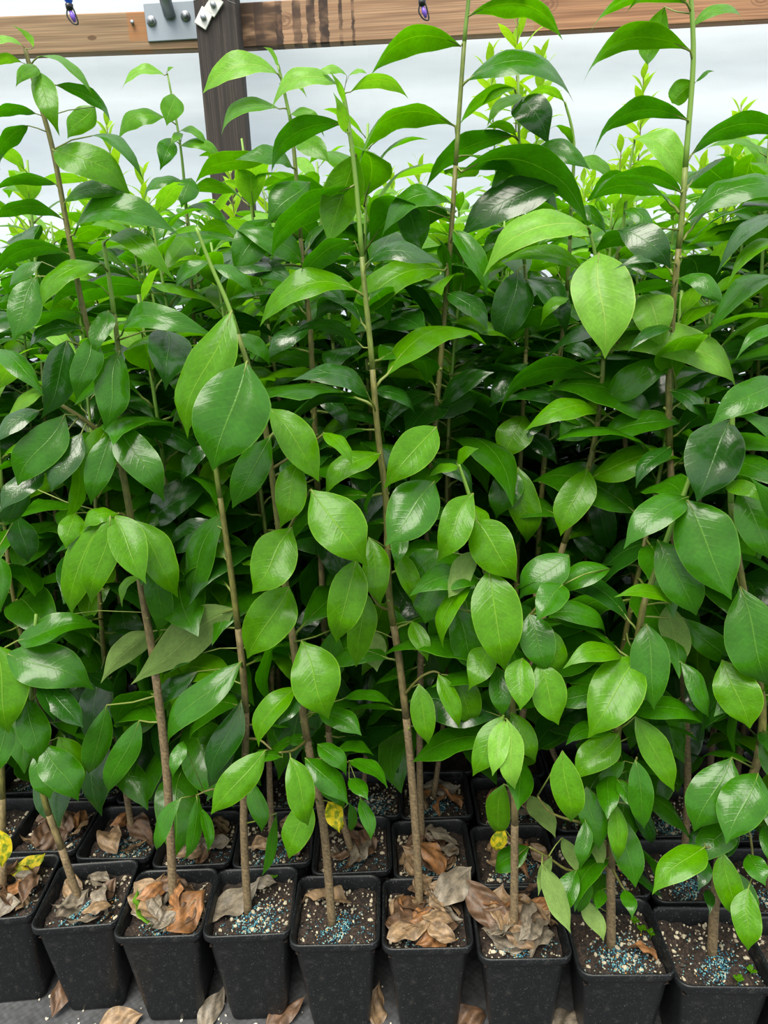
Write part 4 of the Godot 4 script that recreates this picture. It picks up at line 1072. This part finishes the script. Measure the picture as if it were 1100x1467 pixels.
func build_litter():
	var r := RandomNumberGenerator.new()
	r.seed = 555
	var floor_tones := []
	# [row, slot, how many]
	var heaps := [[1, 1, 14], [1, 2, 9], [1, 3, 20], [1, 6, 27], [1, 7, 27], [2, 6, 15], [2, 2, 6], [2, 3, 9], [2, 5, 8], [2, 7, 6], [3, 6, 6], [2, 1, 7], [2, 4, 3], [3, 7, 5], [2, 8, 2]]
	for h in heaps:
		var c := pot_place(h[0], h[1])
		var place := "%s pot of the %s row" % [ORDINAL[h[1] - 1], ["front", "second", "third"][h[0] - 1]]
		for k in int(h[2]):
			var a := 2.4 * k + r.randf() * 0.8
			var out := r.randf_range(0.020, 0.056)
			var tone: int = [0, 0, 1, 2, 3, 0, 1, 2][r.randi() % 8]
			var head := a + PI * 0.5 + r.randf_range(-0.9, 0.9)
			var spot := c + Vector3(cos(a) * out, SOIL + 0.016 + 0.0012 * k, sin(a) * out)
			var side: String = ["right", "front right", "front", "front left", "left", "back left", "back", "back right"][int(fposmod(a + PI / 8, TAU) / (PI / 4)) % 8]
			dry_leaf(spot, -head, r.randf_range(-0.35, 0.35), r.randf_range(-0.8, 0.8), r.randf_range(0.062, 0.092) if out < 0.036 else r.randf_range(0.050, 0.066), tone, r.randi(), "curled %s dry leaf, %s in the %s" % [TONE_WORDS[tone], side, place.replace(" of the ", ", ")], "dry leaves in the " + place)
	# single ones the picture shows clearly
	var one := func(px, py, h, head, tilt, roll, size, tone, k, label): dry_leaf(at_y(px, py, h), head, tilt, roll, size, tone, k, label, "single dry leaves")
	one.call(468, 1286, SOIL + 0.022, 2.95, 0.10, 0.30, 0.098, 0, 1, "brown folded dry leaf leaning behind the stem in the fifth front pot")
	one.call(330, 1290, SOIL + 0.018, 0.5, 0.1, -0.2, 0.125, 2, 2, "large grey-brown dry leaf in the fourth front pot, left of the stem")
	one.call(378, 1268, SOIL + 0.016, 0.2, 0.1, 0.1, 0.05, 2, 3, "small grey-brown dry leaf in the fourth front pot, right of the stem")
	one.call(918, 1366, SOIL + 0.014, 2.7, 0.1, 0.2, 0.055, 3, 4, "small orange-brown dry leaf right of the stem in the eighth front pot")
	one.call(700, 1300, RIM + 0.014, -1.0, -0.25, 0.35, 0.125, 1, 5, "long glossy brown dry leaf slanting across the seventh front pot")
	one.call(648, 1270, RIM + 0.018, 0.7, 0.15, 0.3, 0.105, 2, 6, "broad grey-brown dry leaf behind the stem of the sixth front pot")
	one.call(590, 1330, RIM + 0.008, 0.3, 0.1, 0.2, 0.095, 0, 0, "pale tan dry leaf hanging over the left rim of the sixth front pot")
	one.call(268, 1300, RIM + 0.010, 1.0, 0.2, 0.4, 0.10, 3, 7, "orange-brown dry leaf standing by the stem in the third front pot")
	one.call(210, 1290, RIM - 0.006, -0.8, -0.2, 0.3, 0.10, 0, 1, "pale curled dry leaf propped up in the third front pot")
	for f in [[92, 1425, 1.4, 1, "brown dry leaf on the floor between the first and second pots"], [172, 1462, 0.2, 0, "tan dry leaf on the floor below the third pot"], [540, 1440, 1.5, 0, "long tan dry leaf on the floor between the fifth and sixth pots"], [668, 1462, 0.3, 1, "brown dry leaf on the floor between the sixth and seventh pots"], [812, 1462, 0.1, 2, "greyish dry leaf on the floor between the seventh and eighth pots"], [305, 1445, 1.2, 2, "pale dry leaf on the floor between the third and fourth pots"], [410, 1450, 0.5, 1, "dark dry leaf on the floor between the fourth and fifth pots"]]:
		dry_leaf(at_y(f[0], f[1], 0.014), f[2], 0.15, 0.3, 0.085, f[3], r.randi(), f[4], "dry leaves on the floor")
	# two leaves not yet brown
	var fresh := func(px, py, h, head, roll, size, tone, label):
		var b := Basis(Vector3.UP, head) * Basis(Vector3.BACK, 0.2) * Basis(Vector3.RIGHT, roll)
		var o := part("fallen_leaf", dry_variants[2], leaf_mats[tone], self, Transform3D(b * Basis.from_scale(Vector3.ONE * size), at_y(px, py, h) - b.x * size * 0.5))
		tag(o, label, "fallen leaf", "fallen leaves still coloured")
	fresh.call(205, 1300, RIM + 0.002, 2.2, 0.5, 0.085, 3, "yellow-green fallen leaf in the third front pot")
	fresh.call(40, 1238, RIM + 0.004, 0.4, 0.2, 0.075, 4, "bright yellow fallen leaf at the back of the first front pot")
	# seedlings
	for s in [[393, 1260, "behind the stem in the fourth"], [908, 1325, "nearest the stem in the eighth"], [918, 1336, "midmost of three in the eighth"], [932, 1342, "by the right rim of the eighth"], [1056, 1408, "left of its twin in the ninth"], [1075, 1396, "right of its twin in the ninth"]]:
		var p := at_y(s[0], s[1], SOIL + 0.004)
		var o := thing("weed_seedling", "tiny green weed seedling, %s front pot" % s[2], "seedling", p, "weed seedlings")
		part("stalk", tube([Vector3(0, -0.006, 0), Vector3(0.001, 0.010, 0)], [0.0008, 0.0006], 5), mats.shoot, o)
		for k in 4:
			var a := TAU * k / 4.0 + r.randf()
			var axis := Vector3(cos(a), 0.35, sin(a)).normalized()
			var n := (Vector3.UP - axis * axis.y).normalized()
			part("leaf", leaf_mesh(Vector3.ZERO, Vector3.RIGHT, Vector3.UP, 0.9, 0.1, 0.1, 0.0, 0.0, 0.05, r, null, ROUND, 0.0, 9, 3), leaf_mats[2], o, Transform3D(Basis(axis, n, axis.cross(n)) * Basis.from_scale(Vector3.ONE * 0.009), Vector3(0.001, 0.009, 0)))
	# crumbs spilled on the weed mat between the pots
	var spots := []
	for k in 900:
		var x := r.randf_range(-0.75, 0.7)
		var z: float = -0.88 + x * -step_x.z / step_x.x * -1.0 + r.randfn(0.0, 0.09)
		var g := r.randf_range(0.4, 0.7)
		spots.append([Vector3(x, 0.002, z), r.randf_range(0.0008, 0.0028) if k % 6 else r.randf_range(0.003, 0.0045), Color(g, g * 0.92, g * 0.75), r.randf()])
	tag(part("perlite_grit", crumbs(spots, false), mats.grit, self), "cream perlite crumbs spilled on the floor between the pots", "grit", "", "stuff")
